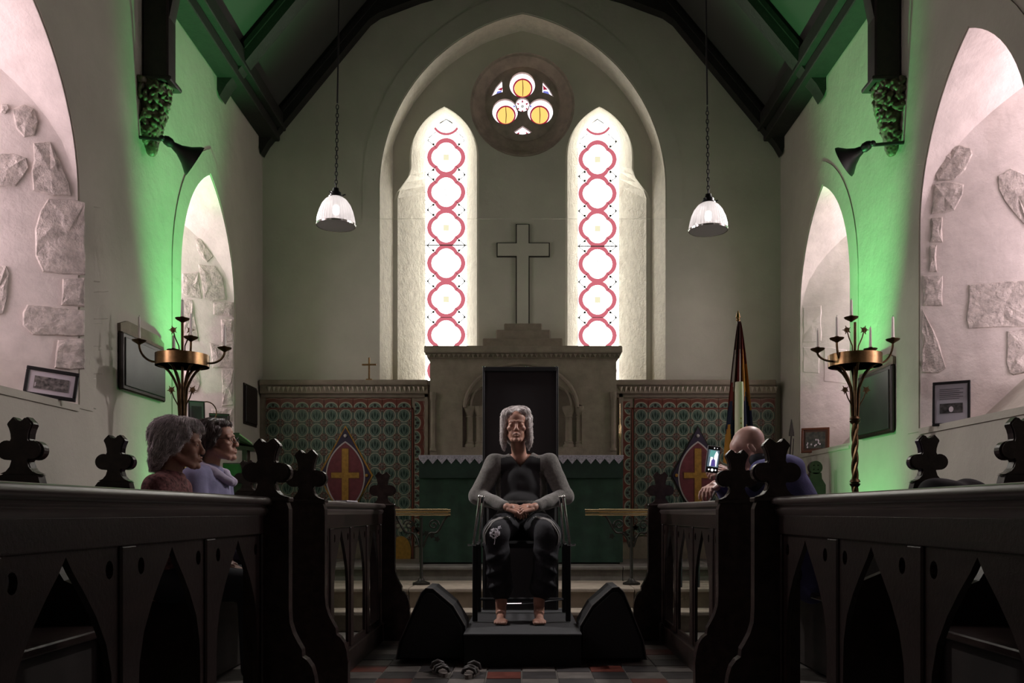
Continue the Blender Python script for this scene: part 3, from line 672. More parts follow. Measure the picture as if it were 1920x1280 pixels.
teal = mat('tile_ground', (.11, .165, .135), .3, var=.3, vscale=9); cream = mat('tile_cream', (.36, .35, .27), .35); dkg = mat('tile_dark_green', (.012, .04, .032), .3); redt = mat('tile_red_brown', (.15, .04, .028), .35); whit = mat('tile_white', (.55, .50, .42), .35); dkb = mat('tile_black_line', (.015, .013, .012), .4)
crim = mat('shield_crimson', (.17, .032, .045), .5, var=.2, vscale=20); gold = mat('shield_gold', (.42, .22, .035), .45, var=.25, vscale=30); navy = mat('shield_navy', (.03, .018, .05), .5); silv = mat('shield_silver', (.5, .46, .46), .5)
PY = 8.40; pk = PY/F
def fan(b, pts, y, mi):
    b.cm = mi; v = [(p[0], y, p[1]) for p in pts]; b.add(v, [tuple(range(len(v)))])
def make_tile(sz):
    b = MB(); h = sz/2-.001; b.cm = 0; b.box((-h, 0, -h), (h, .008, h), .001)
    e = lambda rx, rz, n=14, cx=0, cz=0: [(cx+rx*math.cos(2*PI*i/n), cz+rz*math.sin(2*PI*i/n)) for i in range(n)]
    k = sz/.143
    fan(b, e(.062*k, .066*k), -.0005, 1); fan(b, e(.055*k, .059*k), -.001, 0)
    for sx in (-1, 0, 1):
        c = (sx*.027*k, (-.008 if sx else .012)*k); pts = [(c[0], c[1]+.036*k), (c[0]+.011*k, c[1]), (c[0]+.004*k-sx*.012*k, c[1]-.03*k), (c[0]-.004*k-sx*.012*k, c[1]-.03*k), (c[0]-.011*k, c[1])]
        fan(b, pts, -.0015, 2)
    fan(b, [(-.003*k, -.055*k), (.003*k, -.055*k), (.002*k, .0), (-.002*k, .0)], -.0018, 2)
    for sx in (-1, 1):
        for sz_ in (-1, 1):
            c = (sx*h, sz_*h)
            st = [c]
            for i in range(9):
                a = i/8*PI/2; r_ = (.046 if i % 2 == 0 else .026)*k; st.append((c[0]-sx*r_*math.cos(a), c[1]-sz_*r_*math.sin(a)))
            fan(b, st if sx*sz_ < 0 else st[::-1], -.0012, 3)
            st2 = [c]+[(c[0]-sx*(.030 if i % 2 == 0 else .015)*k*math.cos(i/4*PI/2), c[1]-sz_*(.030 if i % 2 == 0 else .015)*k*math.sin(i/4*PI/2)) for i in range(5)]
            fan(b, st2, -.0017, 5)
            for (u, v) in ((.007, .007), (.020, .006), (.006, .020)):
                q = (c[0]-sx*u*k, c[1]-sz_*v*k); fan(b, [(q[0]-.0045*k, q[1]), (q[0], q[1]-.0045*k), (q[0]+.0045*k, q[1]), (q[0], q[1]+.0045*k)], -.0022, 4)
    return b
def make_border(sz):
    b = MB(); h = sz/2-.001; b.cm = 3; b.box((-h, 0, -h*.72), (h, .008, h*.72), .001)
    k = sz/.143
    ar = [(-.068*k, -.048*k), (.068*k, -.048*k)]+[(.066*k*math.cos(a), -.04*k+.055*k*math.sin(a)) for a in [PI*i/10 for i in range(11)]]
    fan(b, ar, -.0006, 1); ar2 = [(.058*k*math.cos(a), -.042*k+.046*k*math.sin(a)) for a in [PI*i/10 for i in range(11)]]; fan(b, ar2, -.001, 0)
    fan(b, [(.014*k*math.cos(a), -.018*k+.017*k*math.sin(a)) for a in [2*PI*i/8 for i in range(8)]], -.0015, 5)
    for sx in (-1, 1): fan(b, [(sx*.02*k, -.046*k), (sx*.05*k, -.044*k), (sx*.024*k, -.024*k)], -.0015, 5)
    wv = [(-.071*k+.0142*k*i, .042*k-.006*k*math.cos(2*PI*i/10)) for i in range(11)]
    fan(b, wv+[(p[0], p[1]+.003*k) for p in wv[::-1]], -.0012, 1)
    return b
TM = [teal, cream, dkg, redt, whit, dkb]
tile0 = bord0 = None
for side in (-1, 1):
    if side < 0: X0, X1, lx, cxp, pit, fx, star0 = 500, 803, 773.6, 648, 27.3, 773.6, 744
    else: X0, X1, lx, cxp, pit, fx, star0 = 1160, 1455, 1186, 1308, 26.4, 1186, 1215.4
    nm = 'left' if side < 0 else 'right'
    t = empty('tiled_reredos_panel', (0, 0, 0), 'green patterned tile panel with a gold cross shield, '+nm+' of the altar', 'tile panel')
    b = MB(); b.box((wx(X0-14, PY) if side < 0 else x1+.01, PY+.008, .42), (wx(X1, PY) if side > 0 else x0-.005, YE-.005, wz(738, PY))); b.build('backing', stone_d, t)
    XL = wx(X0-14, 8.34) if side < 0 else x1+.006
    b = MB(); b.box((XL, 8.32, wz(722, 8.34)), (wx(X1, 8.34), YE-.005, wz(712, 8.34)), .01); b.box((XL, 8.355, wz(738, 8.38)), (wx(X1, 8.38), YE-.005, wz(722, 8.38)), .004); b.build('ledge', stone_d, t)
    b = MB(); x = wx(X0, 8.35); za, zb_ = wz(724, 8.35), wz(735, 8.35)
    while x < wx(X1-4, 8.35):
        b.add([(x, 8.354, za), (x+.044, 8.354, za), (x+.022, 8.335, za-.008), (x+.022, 8.354, zb_)], [(0, 2, 1), (0, 3, 2), (1, 2, 3)]); x += .046
    b.build('zigzag_band', mat('carved_stone', (.5, .44, .36), .8), t, kind='stuff')
    b = MB(); b.box((wx(X0-10, PY), PY-.012, wz(745, PY)), (wx(X1, PY), PY+.01, wz(738, PY)), .003)
    if side < 0: b.box((wx(X1-7, PY), PY-.012, .42), (wx(X1, PY), PY+.01, wz(738, PY)), .003)
    else: b.box((wx(X0, PY), PY-.012, .42), (wx(X0+8, PY), PY+.01, wz(738, PY)), .003)
    b.build('stone_frame', stone_d, t)
    # field tiles
    sz = pit*pk
    if tile0 is None:
        tile0 = make_tile(27.3*pk).build('tile', TM, t); bord0 = make_border(27.3*pk).build('border_tile', TM, t); ft = fb = True
    ncol = 10; nrow = 9
    def put(base, first, x, z, rot=0, sc_=1):
        if first: o = base
        else: o = base.copy(); COL.objects.link(o); o.parent = t
        o.location = (x, PY, z); o.rotation_euler = (0, rot, 0); o.scale = (sc_, 1, sc_); return o
    ps = pit/27.3
    for i in range(ncol):
        xc = (star0+13.6-i*27.3) if side < 0 else (star0-13.2+i*26.4)
        if (side < 0 and xc < 508) or (side > 0 and xc > 1452): continue
        for j in range(nrow):
            put(tile0, ft, wx(xc, PY), wz(782-3.2+j*pit, PY), 0, ps); ft = False
    for i in range(11):
        xc = (star0+13.6-i*27.3) if side < 0 else (star0-13.2+i*26.4)
        if (side < 0 and xc < 508) or (side > 0 and xc > 1452): continue
        put(bord0, fb, wx(xc, PY), wz(756, PY), 0, ps); fb = False
    for j in range(10):
        put(bord0, False, wx(fx+13, PY) if side < 0 else wx(fx-13, PY), wz(765+j*pit, PY), PI/2 if side < 0 else -PI/2, ps)
    b = MB(); b.box((wx(X0+5, PY), PY-.004, wz(767, PY)), (wx(fx+1.5, PY) if side < 0 else wx(1450, PY), PY, wz(764, PY)))
    if side < 0: b.box((wx(fx-1.5, PY), PY-.004, .42), (wx(fx+1.5, PY), PY, wz(764, PY)))
    else: b.box((wx(fx-1.5, PY), PY-.004, .42), (wx(fx+1.5, PY), PY, wz(764, PY)))
    b.build('line_border', redt, t)
    # shield
    C = lambda px, py: (wx(px, PY), wz(py, PY))
    loz = [C(cxp, 797), C(cxp+52, 891), C(cxp, 985), C(cxp-52, 891)]; loz2 = [C(cxp, 802), C(cxp+48, 891), C(cxp, 980), C(cxp-48, 891)]
    b = MB(); b.plate(loz, [], -.012, (0, PY-.006, 0), (1, 0, 0), (0, 0, 1)); b.build('lozenge_edge', gold if side < 0 else dkb, t)
    b = MB(); b.plate(loz2, [], -.006, (0, PY-.012, 0), (1, 0, 0), (0, 0, 1)); b.build('lozenge', navy, t)
    def ves(g):
        w_, h_ = (37-g)*pk, (66-g*1.2)*pk; Rr = (w_*w_+h_*h_)/(2*w_); c = C(cxp, 893); p = []
        for i in range(25): z = h_*math.cos(PI*i/24); p.append((c[0]+math.sqrt(Rr*Rr-z*z)-(Rr-w_), c[1]+z))
        for i in range(23, 0, -1): z = h_*math.cos(PI*i/24); p.append((c[0]-math.sqrt(Rr*Rr-z*z)+(Rr-w_), c[1]+z))
        return p
    b = MB(); b.plate(ves(0), [], -.006, (0, PY-.016, 0), (1, 0, 0), (0, 0, 1)); b.build('vesica_rim', silv, t)
    b = MB(); b.plate(ves(2.6), [], -.006, (0, PY-.019, 0), (1, 0, 0), (0, 0, 1)); b.build('vesica', crim, t)
    for g, mm, yy_, nm2 in ((1.6, redt, .021, 'cross_edge'), (0, gold, .023, 'cross')):
        a, h, top, bot, ya, yb = 6.2+g, 26+g, 841-g, 944+g, 886-g, 896+g
        pl = [C(cxp-a, bot), C(cxp+a, bot), C(cxp+a, yb), C(cxp+h, yb), C(cxp+h, ya), C(cxp+a, ya), C(cxp+a, top), C(cxp-a, top), C(cxp-a, ya), C(cxp-h, ya), C(cxp-h, yb), C(cxp-a, yb)]
        b = MB(); b.plate(pl, [], -.003, (0, PY-yy_, 0), (1, 0, 0), (0, 0, 1)); b.build(nm2, mm, t)
    for (u, v) in ((0, 817), (40, 891), (-40, 891)):
        b = MB(); b.ell((wx(cxp+u, PY), PY-.018, wz(v, PY)), (3.2*pk, .006, 3.2*pk)); b.build('boss', gold if u else silv, t, smooth=True)
    if side < 0:
        b = MB(); b.cm = 0
        for k in range(7):
            q = MB(); aa = k*PI/3; cx_, cz_ = (wx(756, PY)+(.05*math.cos(aa) if k else 0), wz(985, PY)+(.05*math.sin(aa) if k else 0)); q.plate(circ(cx_, cz_, .018, 12), [], -.003, (0, PY-.004, 0), (1, 0, 0), (0, 0, 1)); q.build('painted_disc', cream, t)
        q = MB(); q.plate(circ(wx(752, PY), wz(1035, PY), .10, 20, .16), [], -.003, (0, PY-.004, 0), (1, 0, 0), (0, 0, 1)); q.build('gold_oval', gold, t)
# small brass cross on the ledge
t = empty('small_cross', (0, 0, 0), 'small brass cross standing on the ledge left of the reredos', 'cross')
c = P(693, 713, 8.36); b = MB(); b.box((c.x-.008, 8.33, c.z), (c.x+.008, 8.345, c.z+.22), .002); b.build('upright', brass, t)
b = MB(); b.box((c.x-.07, 8.328, c.z+.142), (c.x+.07, 8.346, c.z+.158), .002); b.build('crossbar', brass, t)
b = MB(); b.box((c.x-.03, 8.325, c.z-.002), (c.x+.03, 8.36, c.z+.012), .002); b.build('foot', brass, t)
# altar
AY = 7.60; t = empty('altar', (0, 0, 0), 'altar under a dark green frontal with a pointed white lace edge', 'altar')
ax0, ax1 = wx(787, AY), wx(1167, AY); at = wz(854, AY)
green = mat('green_frontal', (.013, .042, .026), .75, var=.35, vscale=7, bump=.003, bscale=9)
b = MB(); b.box((ax0+.02, AY+.02, .42), (ax1-.02, 8.08, at-.01)); b.build('table', wood, t)
b = MB(); n = 60; vs = []
for i in range(n+1):
    x = ax0+(ax1-ax0)*i/n; y = AY-.008*math.sin(i*.9)-.006*math.sin(i*.37)
    vs += [(x, AY+.0, at-.01), (x, y-.01, (at+.43)/2), (x, y-.018, .435)]
b.add(vs, [(3*i+j, 3*i+3+j, 3*i+4+j, 3*i+1+j) for i in range(n) for j in range(2)])
for xx_ in (ax0, ax1): b.box((xx_-.004, AY, .435), (xx_+.004, 8.0, at-.01))
b.build('frontal', green, t, smooth=True)
b = MB(); b.box((ax0-.005, AY-.02, at-.20), (ax1+.005, AY-.012, at-.006)); b.build('superfrontal', mat('green_band', (.010, .030, .022), .7, var=.3), t)
b = MB(); b.box((ax0-.01, AY-.02, at-.008), (ax1+.01, 8.09, at+.004), .003); b.build('altar_cloth', mat('white_linen', (.48, .44, .52), .9), t)
b = MB(); pts = [(ax0-.006, at)]; nn = 22; stp = (ax1-ax0+.012)/nn
for i in range(nn): pts += [(ax0-.006+stp*i, at-.028), (ax0-.006+stp*(i+.5), at-.075)]
pts += [(ax1+.006, at-.028), (ax1+.006, at)]
b.plate(pts, [], -.004, (0, AY-.026, 0), (1, 0, 0), (0, 0, 1)); b.build('lace_edge', mat('lace', (.46, .42, .52), .9, var=.4, vscale=90), t)
# altar rails
RY = 6.85
for s, (a, c_) in ((-1, (700, 845)), (1, (1097, 1262))):
    nm = 'left' if s < 0 else 'right'
    t = empty('altar_rail', (0, 0, 0), 'twin brass altar rail on a leafy iron standard, '+nm+' of the seated woman', 'altar rail')
    for k, (z, r_, ex) in enumerate(((wz(957, RY), .015, 0), (wz(963.5, RY), .013, 0))):
        xa, xb = wx(a, RY), wx(c_, RY)
        if s < 0: b = MB(); b.tube([(xa, RY-k*.01, z), (xb-.02, RY-k*.01, z), (xb-.02, RY-k*.01, z), (xb, RY-k*.01, z)], [r_, r_, r_*.75, r_*.75], 14)
        else: b = MB(); b.tube([(xa, RY-k*.01, z), (xa+.11, RY-k*.01, z), (xa+.11, RY-k*.01, z), (xb, RY-k*.01, z)], [r_*.8, r_*.8, r_, r_], 14)
        b.build('rail_tube', mat('bright_brass', (.85, .66, .38), .22, 1), t, smooth=True)
    px = wx(790 if s < 0 else 1184, RY); b = MB(); b.tube([(px, RY, .30), (px, RY, .34), (px, RY, wz(970, RY))], [.03, .014, .012], 10); b.lathe([(.07, .30), (.07, .315), (.03, .33), (.02, .35)], 16, Matrix.Translation((px, RY, 0))); b.build('standard', mat('wrought_iron', (.02, .018, .014), .5, .6), t, smooth=True)
    for sg in (-1, 1):
        b = MB(); pts = [Vector((px+sg*(.015+.22*u), RY, .60+.24*u**.7+.03*math.sin(u*9))) for u in [i/10 for i in range(11)]]; b.tube(pts, .009, 8)
        cx_, cz_ = px+sg*.10, .78; b.tube([(cx_+.045*(1-i/18)*math.cos(i*.6)*sg, RY, cz_+.045*(1-i/18)*math.sin(i*.6)) for i in range(16)], .007, 6); b.build('scroll_bracket', MATS['wrought_iron'], t, smooth=True)
    for k in range(7):
        q = MB(); lx_, lz_ = px+R.uniform(-.16, .16), .66+R.uniform(0, .15); aa = R.uniform(0, 6)
        q.plate([(.028*math.cos(aa+i*PI/5)*(1 if i % 2 else .55), .028*math.sin(aa+i*PI/5)*(1 if i % 2 else .55)) for i in range(10)], [], -.006, (lx_, RY-.008, lz_), (1, 0, 0), (0, 0, 1)); q.build('iron_leaf', MATS['wrought_iron'], t)
# ------------------------------------------------------------------ choir stalls
def head_outline(k=1.0, v0=0.0, lobes=True):
    h = [(.080, 0), (.056, .010), (.040, .028), (.032, .052)]
    lob = [(.052+.039*math.cos(a), .096+.037*math.sin(a)) for a in [math.radians(-112+222*i/12) for i in range(13)]]
    h += lob+[(.034, .140), (.036, .160), (.042, .180), (.050, .196), (.047, .203), (.028, .223), (.022, .222), (.012, .212), (0, .207)]
    pts = h+[(-u, v) for u, v in h[::-1][1:]]
    return [(u*k, v0+v*k) for u, v in pts]
def poppy(parent, s, x, y, z, th=.052, k=1.0, pierced=False):
    """carved trefoil finial standing on a bench end; plate faces the nave"""
    hs = []
    if pierced:
        for sx in (-1, 1):
            for a in range(2): hs.append(circ(sx*(.045+.022*a), .088+.014*a, .007, 8))
    b = MB(); b.plate(head_outline(k), hs, -th*.62, (x, y-th*.31, z), (1, 0, 0), (0, 0, 1))
    o = [(u*.90, .006+v*.955) for u, v in head_outline(k)]
    if not pierced: b.plate(o, [], -th, (x, y-th*.5, z), (1, 0, 0), (0, 0, 1))
    return b.build('poppyhead', woodp, parent)
def bench_end(parent, s, x, y, top, foot=True, th=.05, k=1.0, pierced=False):
    pts = [(-.085, .0), (.185, .0), (.187, .22), (.180, .27), (.170, .305), (.152, .330), (.135, .342), (.133, .37), (.118, .395), (.100, .43), (.088, .47), (.085, .52), (.085, top-.04), (.078, top-.02), (.072, top), (-.072, top), (-.080, top-.03), (-.085, top-.06)]
    if not foot: pts = [(-.085, 0), (.085, 0), (.085, top-.03), (.075, top), (-.075, top), (-.085, top-.03)]
    pp = [(-s*u, v) for u, v in pts]
    b = MB(); b.plate(pp, [], -th, (x, y-th/2, 0), (1, 0, 0), (0, 0, 1))
    e = b.build('bench_end', woodp, parent)
    b = MB(); b.box((x-.088, y-th/2-.008, top-.012), (x+.088, y+th/2+.008, top+.004), .004); b.build('cap_mould', woodp, e)
    poppy(e, s, x, y, top, th+.006, k, pierced); return e
def stall_front(s, y0, y1, lab, far_end=True, near_end=True, ncell=4, pierced=False):
    t = empty('choir_stall_front', (0, 0, 0), lab, 'choir stall', 'open arcaded stall fronts')
    xf = .945; X = lambda a: s*a
    # handrail with round nose, cove, tilted strip and board
    prof = [(.925, .920), (.9265, .914), (.930, .9095), (.935, .906), (.945, .904), (.947, .896), (.940, .890), (.940, .884), (.950, .868), (.975, .868), (1.0, .904), (1.02, .912), (1.02, .930), (1.00, .937), (.942, .937), (.935, .9355), (.930, .932), (.9265, .9265)]
    b = MB(); b.plate([(X(a), z) for a, z in prof], [], -(y1-y0), (0, y0, 0), (1, 0, 0), (0, 0, 1)); b.build('top_rail', mat('rail_polish', (.07, .054, .05), .30, var=.3, vscale=22, kind='wood', spec=1.0), t, smooth=True)
    b = MB(); x0, x1 = sorted((X(.950), X(.985))); b.box((x0, y0, .800), (x1, y1, .870), .003); b.build('frieze_board', wood, t)
    b = MB(); x0, x1 = sorted((X(.940), X(.99))); b.box((x0, y0, 0.0), (x1, y1, .13), .008); b.build('plinth', wood, t)
    pitch = (y1-y0)/ncell
    for i in range(ncell+1):
        yc = y0+i*pitch; hw = .040 if 0 < i < ncell else .03
        b = MB(); x0, x1 = sorted((X(.953), X(.985))); b.box((x0, yc-hw, .13), (x1, yc+hw, .80), .005); b.build('mullion', wood, t)
    for i in range(ncell):
        yc = y0+(i+.5)*pitch; hw = pitch/2-.038
        w_ = hw-.03
        lan = [(-w_, .16), (w_, .16), (w_, .42)]+[(w_*q, z) for q, z in ((.97, .50), (.85, .575), (.62, .645), (.36, .705), (.14, .750), (0, .785), (-.14, .750), (-.36, .705), (-.62, .645), (-.85, .575), (-.97, .50))]+[(-w_, .42)]
        hl = [circ(sg*(hw-.045), .745, .0185, 12, .022) for sg in (-1, 1)]
        b = MB(); x_ = X(.962) if s > 0 else X(.962)-.016
        b.plate([(-hw, .13), (hw, .13), (hw, .802), (-hw, .802)], [lan]+hl, .016, (x_, yc, 0), (0, 1, 0), (0, 0, 1)); b.build('arcade_board', wood, t)
    if near_end: bench_end(t, s, s*.95, y0-.025, .932, pierced=pierced)
    if far_end: bench_end(t, s, s*.95, y1+.025, .932, pierced=pierced)
    # sloping book desk behind the rail
    b = MB(); b.plate([(X(1.0), .925), (X(1.26), .86), (X(1.26), .835), (X(1.0), .90)], [], -(y1-y0-.02), (0, y0+.01, 0), (1, 0, 0), (0, 0, 1)); b.build('book_desk', wood, t)
    return t
def bench(s, y0, y1, lab, near=True, far=True):
    t = empty('choir_bench', (0, 0, 0), lab, 'bench', 'long oak benches behind the stall fronts')
    X = lambda a, c_: sorted((s*a, s*c_))
    x0, x1 = X(1.53, 1.90); b = MB(); b.box((x0, y0, .425), (x1, y1, .455), .006); b.build('seat', woodp, t)
    x0, x1 = X(1.60, 1.63); b = MB(); b.box((x0, y0, .02), (x1, y1, .425)); b.build('seat_riser', wooddk, t)
    x0, x1 = X(1.905, 1.935); b = MB(); b.box((x0, y0, .05), (x1, y1, .96)); b.build('back_board', wooddk, t)
    x0, x1 = X(1.89, 1.95); b = MB(); b.box((x0, y0, .945), (x1, y1, .985), .012); b.build('back_rail', woodp, t)
    for fl_, y in ((near, y0), (far, y1)):
        if fl_:
            b = MB(); x0, x1 = X(1.50, 1.99); pts = [(x0, 0), (x1, 0), (x1, .44), (s*1.99, .44)]
            pp = [(s*1.50, 0), (s*2.0, 0), (s*2.0, 1.0), (s*1.985, 1.02), (s*1.84, 1.02), (s*1.83, .98), (s*1.82, .75), (s*1.74, .62), (s*1.60, .56), (s*1.50, .52)]
            b.plate(pp, [], -.05, (0, y-.025, 0), (1, 0, 0), (0, 0, 1)); e = b.build('bench_end', wood, t)
            poppy(e, s, s*1.91, y, 1.02, .056)
    return t
for s in (-1, 1):
    nm = 'left' if s < 0 else 'right'
    stall_front(s, .98, 3.17, 'nearest stall front on the '+nm+', polished rail over pointed open arches', near_end=False)
    stall_front(s, 3.80, 5.82, 'further stall front on the '+nm+', between two poppyhead ends', pierced=True) if False else None
    t = stall_front(s, 3.80, 5.82, 'further stall front on the '+nm+' beside the low platform, poppyhead at each end')
    bench(s, .9, 3.27, 'near bench on the '+nm+' with one poppyhead end by the wall', near=False)
    bench(s, 4.02, 5.95, 'far bench on the '+nm+' behind the further stall front')
for s in (-1, 1):
    bb = empty('dark_fill_'+('left' if s < 0 else 'right'), (0, 0, 0), kind='structure'); x0, x1 = sorted((s*(HW-.03), s*(HW-.004)))  # added dark panelling: makes the wall look black through the stall arches
    for k in range(26):
        b = MB(); y = .9+k*.2; b.box((x0, y+.002, .0), (x1, y+.198, .90), .003); b.build('panel', wooddk, bb)
    x0, x1 = sorted((s*(HW-.045), s*(HW-.004))); b = MB(); b.box((x0, .9, .90), (x1, 6.1, .925), .006); b.build('dark_fill_cap', wooddk, bb)
# ------------------------------------------------------------------ black platform and board, chair, monitors
t = empty('platform', (0, 0, 0), 'low black box platform in the middle of the aisle', 'platform')
b = MB(); b.box((-.326, 4.83, .006), (.338, 6.12, .186)); b.build('box', blackm, t)
b = MB(); b.box((-.33, 4.825, .182), (.342, 6.125, .192), .004); b.build('top_mat', mat('grey_mat', (.030, .030, .033), .8, var=.2, bump=.001, bscale=150), t)
t = empty('upright_board', (0, 0, 0), 'tall black rectangular board standing upright behind the seated woman', 'board')
bx0, bx1, bz1 = wx(905, 6.0), wx(1047, 6.0), wz(688, 6.0)
b = MB(); b.box((bx0+.012, 6.0, .198), (bx1-.012, 6.04, bz1-.02)); b.build('panel', mat('black_panel', (.014, .011, .012), .5, var=.2, vscale=3), t)
for k, (a, c_) in enumerate((((bx0, 5.985, .198), (bx0+.014, 6.05, bz1)), ((bx1-.014, 5.985, .198), (bx1, 6.05, bz1)), ((bx0+.014, 5.985, bz1-.03), (bx1-.014, 6.05, bz1)))):
    b = MB(); b.box(a, c_, .003); b.build('frame_bar', black, t)
for px in (907, 1043, 988):
    b = MB(); b.box((wx(px, 6.0)-.009, 5.99, bz1), (wx(px, 6.0)+.009, 6.02, bz1+.006), .002); b.build('clip', chrome, t)
t = empty('armchair', (0, 0, 0), 'black armchair with twin chrome arm posts on the platform', 'chair')
b = MB(); b.box((-.25, 5.33, .655), (.25, 5.83, .70), .015); b.build('seat', blackm, t)
b = MB(); b.box((-.24, 5.84, .72), (.24, 5.88, 1.22), .015); b.build('backrest', blackm, t)
for s in (-1, 1):
    for (xt, xb, yy_) in ((.262, .300, 5.33), (.245, .268, 5.44)):
        b = MB(); b.tube([(s*xt, yy_, .975), (s*(xt*.6+xb*.4), yy_, .85), (s*xb, yy_, .68)], .0095, 10); b.ell((s*xt, yy_-.004, .978), (.011, .011, .011)); b.build('arm_post', chrome, t, smooth=True)
    b = MB(); b.tube([(s*.258, 5.36, .955), (s*.262, 5.60, .955), (s*.262, 5.86, .97)], .017, 10); b.build('armrest', blackm, t, smooth=True)
    b = MB(); b.tube([(s*.285, 5.32, .675), (s*.335, 5.31, .677)], .006, 8); b.build('side_bolt', chrome, t, smooth=True)
    for yy_ in (5.35, 5.84):
        b = MB(); b.box((s*.292-.016, yy_-.016, .197), (s*.292+.016, yy_+.016, .68), .004); b.build('leg', blackm, t)
    b = MB(); b.box((s*.292-.012, 5.36, .64), (s*.292+.012, 5.83, .67), .003); b.build('side_rail', blackm, t)
b = MB(); b.tube([(-.10, 5.55, .285), (.0, 5.50, .292), (.11, 5.48, .302), (.27, 5.5, .322)], .004, 6); b.build('footrest_wire', chrome, t)
b = MB(); b.tube([(-.28, 5.8, .29), (.28, 5.8, .29)], .010, 8); b.build('stretcher', blackm, t)
for s in (-1, 1):
    nm = 'left' if s < 0 else 'right'
    t = empty('floor_monitor', (0, 0, 0), 'black wedge-shaped floor loudspeaker '+nm+' of the platform', 'loudspeaker')
    d = 4.95
    L_ = [(743, 1236), (748, 1205), (790, 1110), (799, 1102), (812, 1103), (850, 1135), (872, 1172), (876, 1236)] if s < 0 else [(1212, 1236), (1206, 1200), (1170, 1110), (1160, 1100), (1148, 1101), (1110, 1135), (1088, 1172), (1084, 1236)]
    pl = [(wx(a, d), max(.004, wz(c_, d))) for a, c_ in L_]
    b = MB(); b.plate(pl, [], -.34, (0, d, 0), (1, 0, 0), (0, 0, 1)); b.build('cabinet', blackm, t)
    e = [(u*.9+.1*sum(p[0] for p in pl)/8, v*.9+.1*.15) for u, v in pl]
    b = MB(); b.plate(e, [], -.012, (0, d-.012, 0), (1, 0, 0), (0, 0, 1)); b.build('grille', mat('speaker_grille', (.012, .012, .013), .6, bump=.002, bscale=300), t)
    b = MB(); b.tube([(u, d-.006, v) for u, v in pl[3:7]], .0035, 6); b.build('edge_trim', mat('worn_edge', (.25, .24, .23), .4, .5), t)
    b = MB(); b.tube([(u, d-.006, v) for u, v in pl[0:4]], .003, 6); b.build('edge_trim', mat('worn_edge2', (.10, .09, .09), .5), t)
# shoes in front of the platform
for k, (x, y, rz, lab) in enumerate(((-.44, 4.62, .3, 'left one of the pair of dark sandals on the tiles'), (-.27, 4.58, -.15, 'right one of the pair of dark sandals on the tiles'))):
    t = empty('sandal', (x, y, .006), lab, 'shoe', 'pair of sandals', rz=rz)
    so = [(.038*math.cos(a)*(1.0 if math.sin(a) > 0 else .8), .12*math.sin(a)) for a in [2*PI*i/20 for i in range(20)]]
    b = MB(); b.plate(so, [], .022, (0, 0, 0), (1, 0, 0), (0, 1, 0)); b.build('sole', mat('sandal_sole', (.10, .08, .07), .7), t)
    for yy_, h in ((-.06, .05), (-.02, .055), (.07, .06)):
        b = MB(); b.tube([(-.036, yy_, .018), (-.028, yy_, h*.8), (0, yy_, h), (.028, yy_, h*.8), (.036, yy_, .018)], .010, 8); b.build('strap', mat('dark_leather', (.03, .024, .022), .45), t, smooth=True)
    b = MB(); b.box((.02, -.03, .04), (.034, -.01, .052), .002); b.build('buckle', chrome, t)
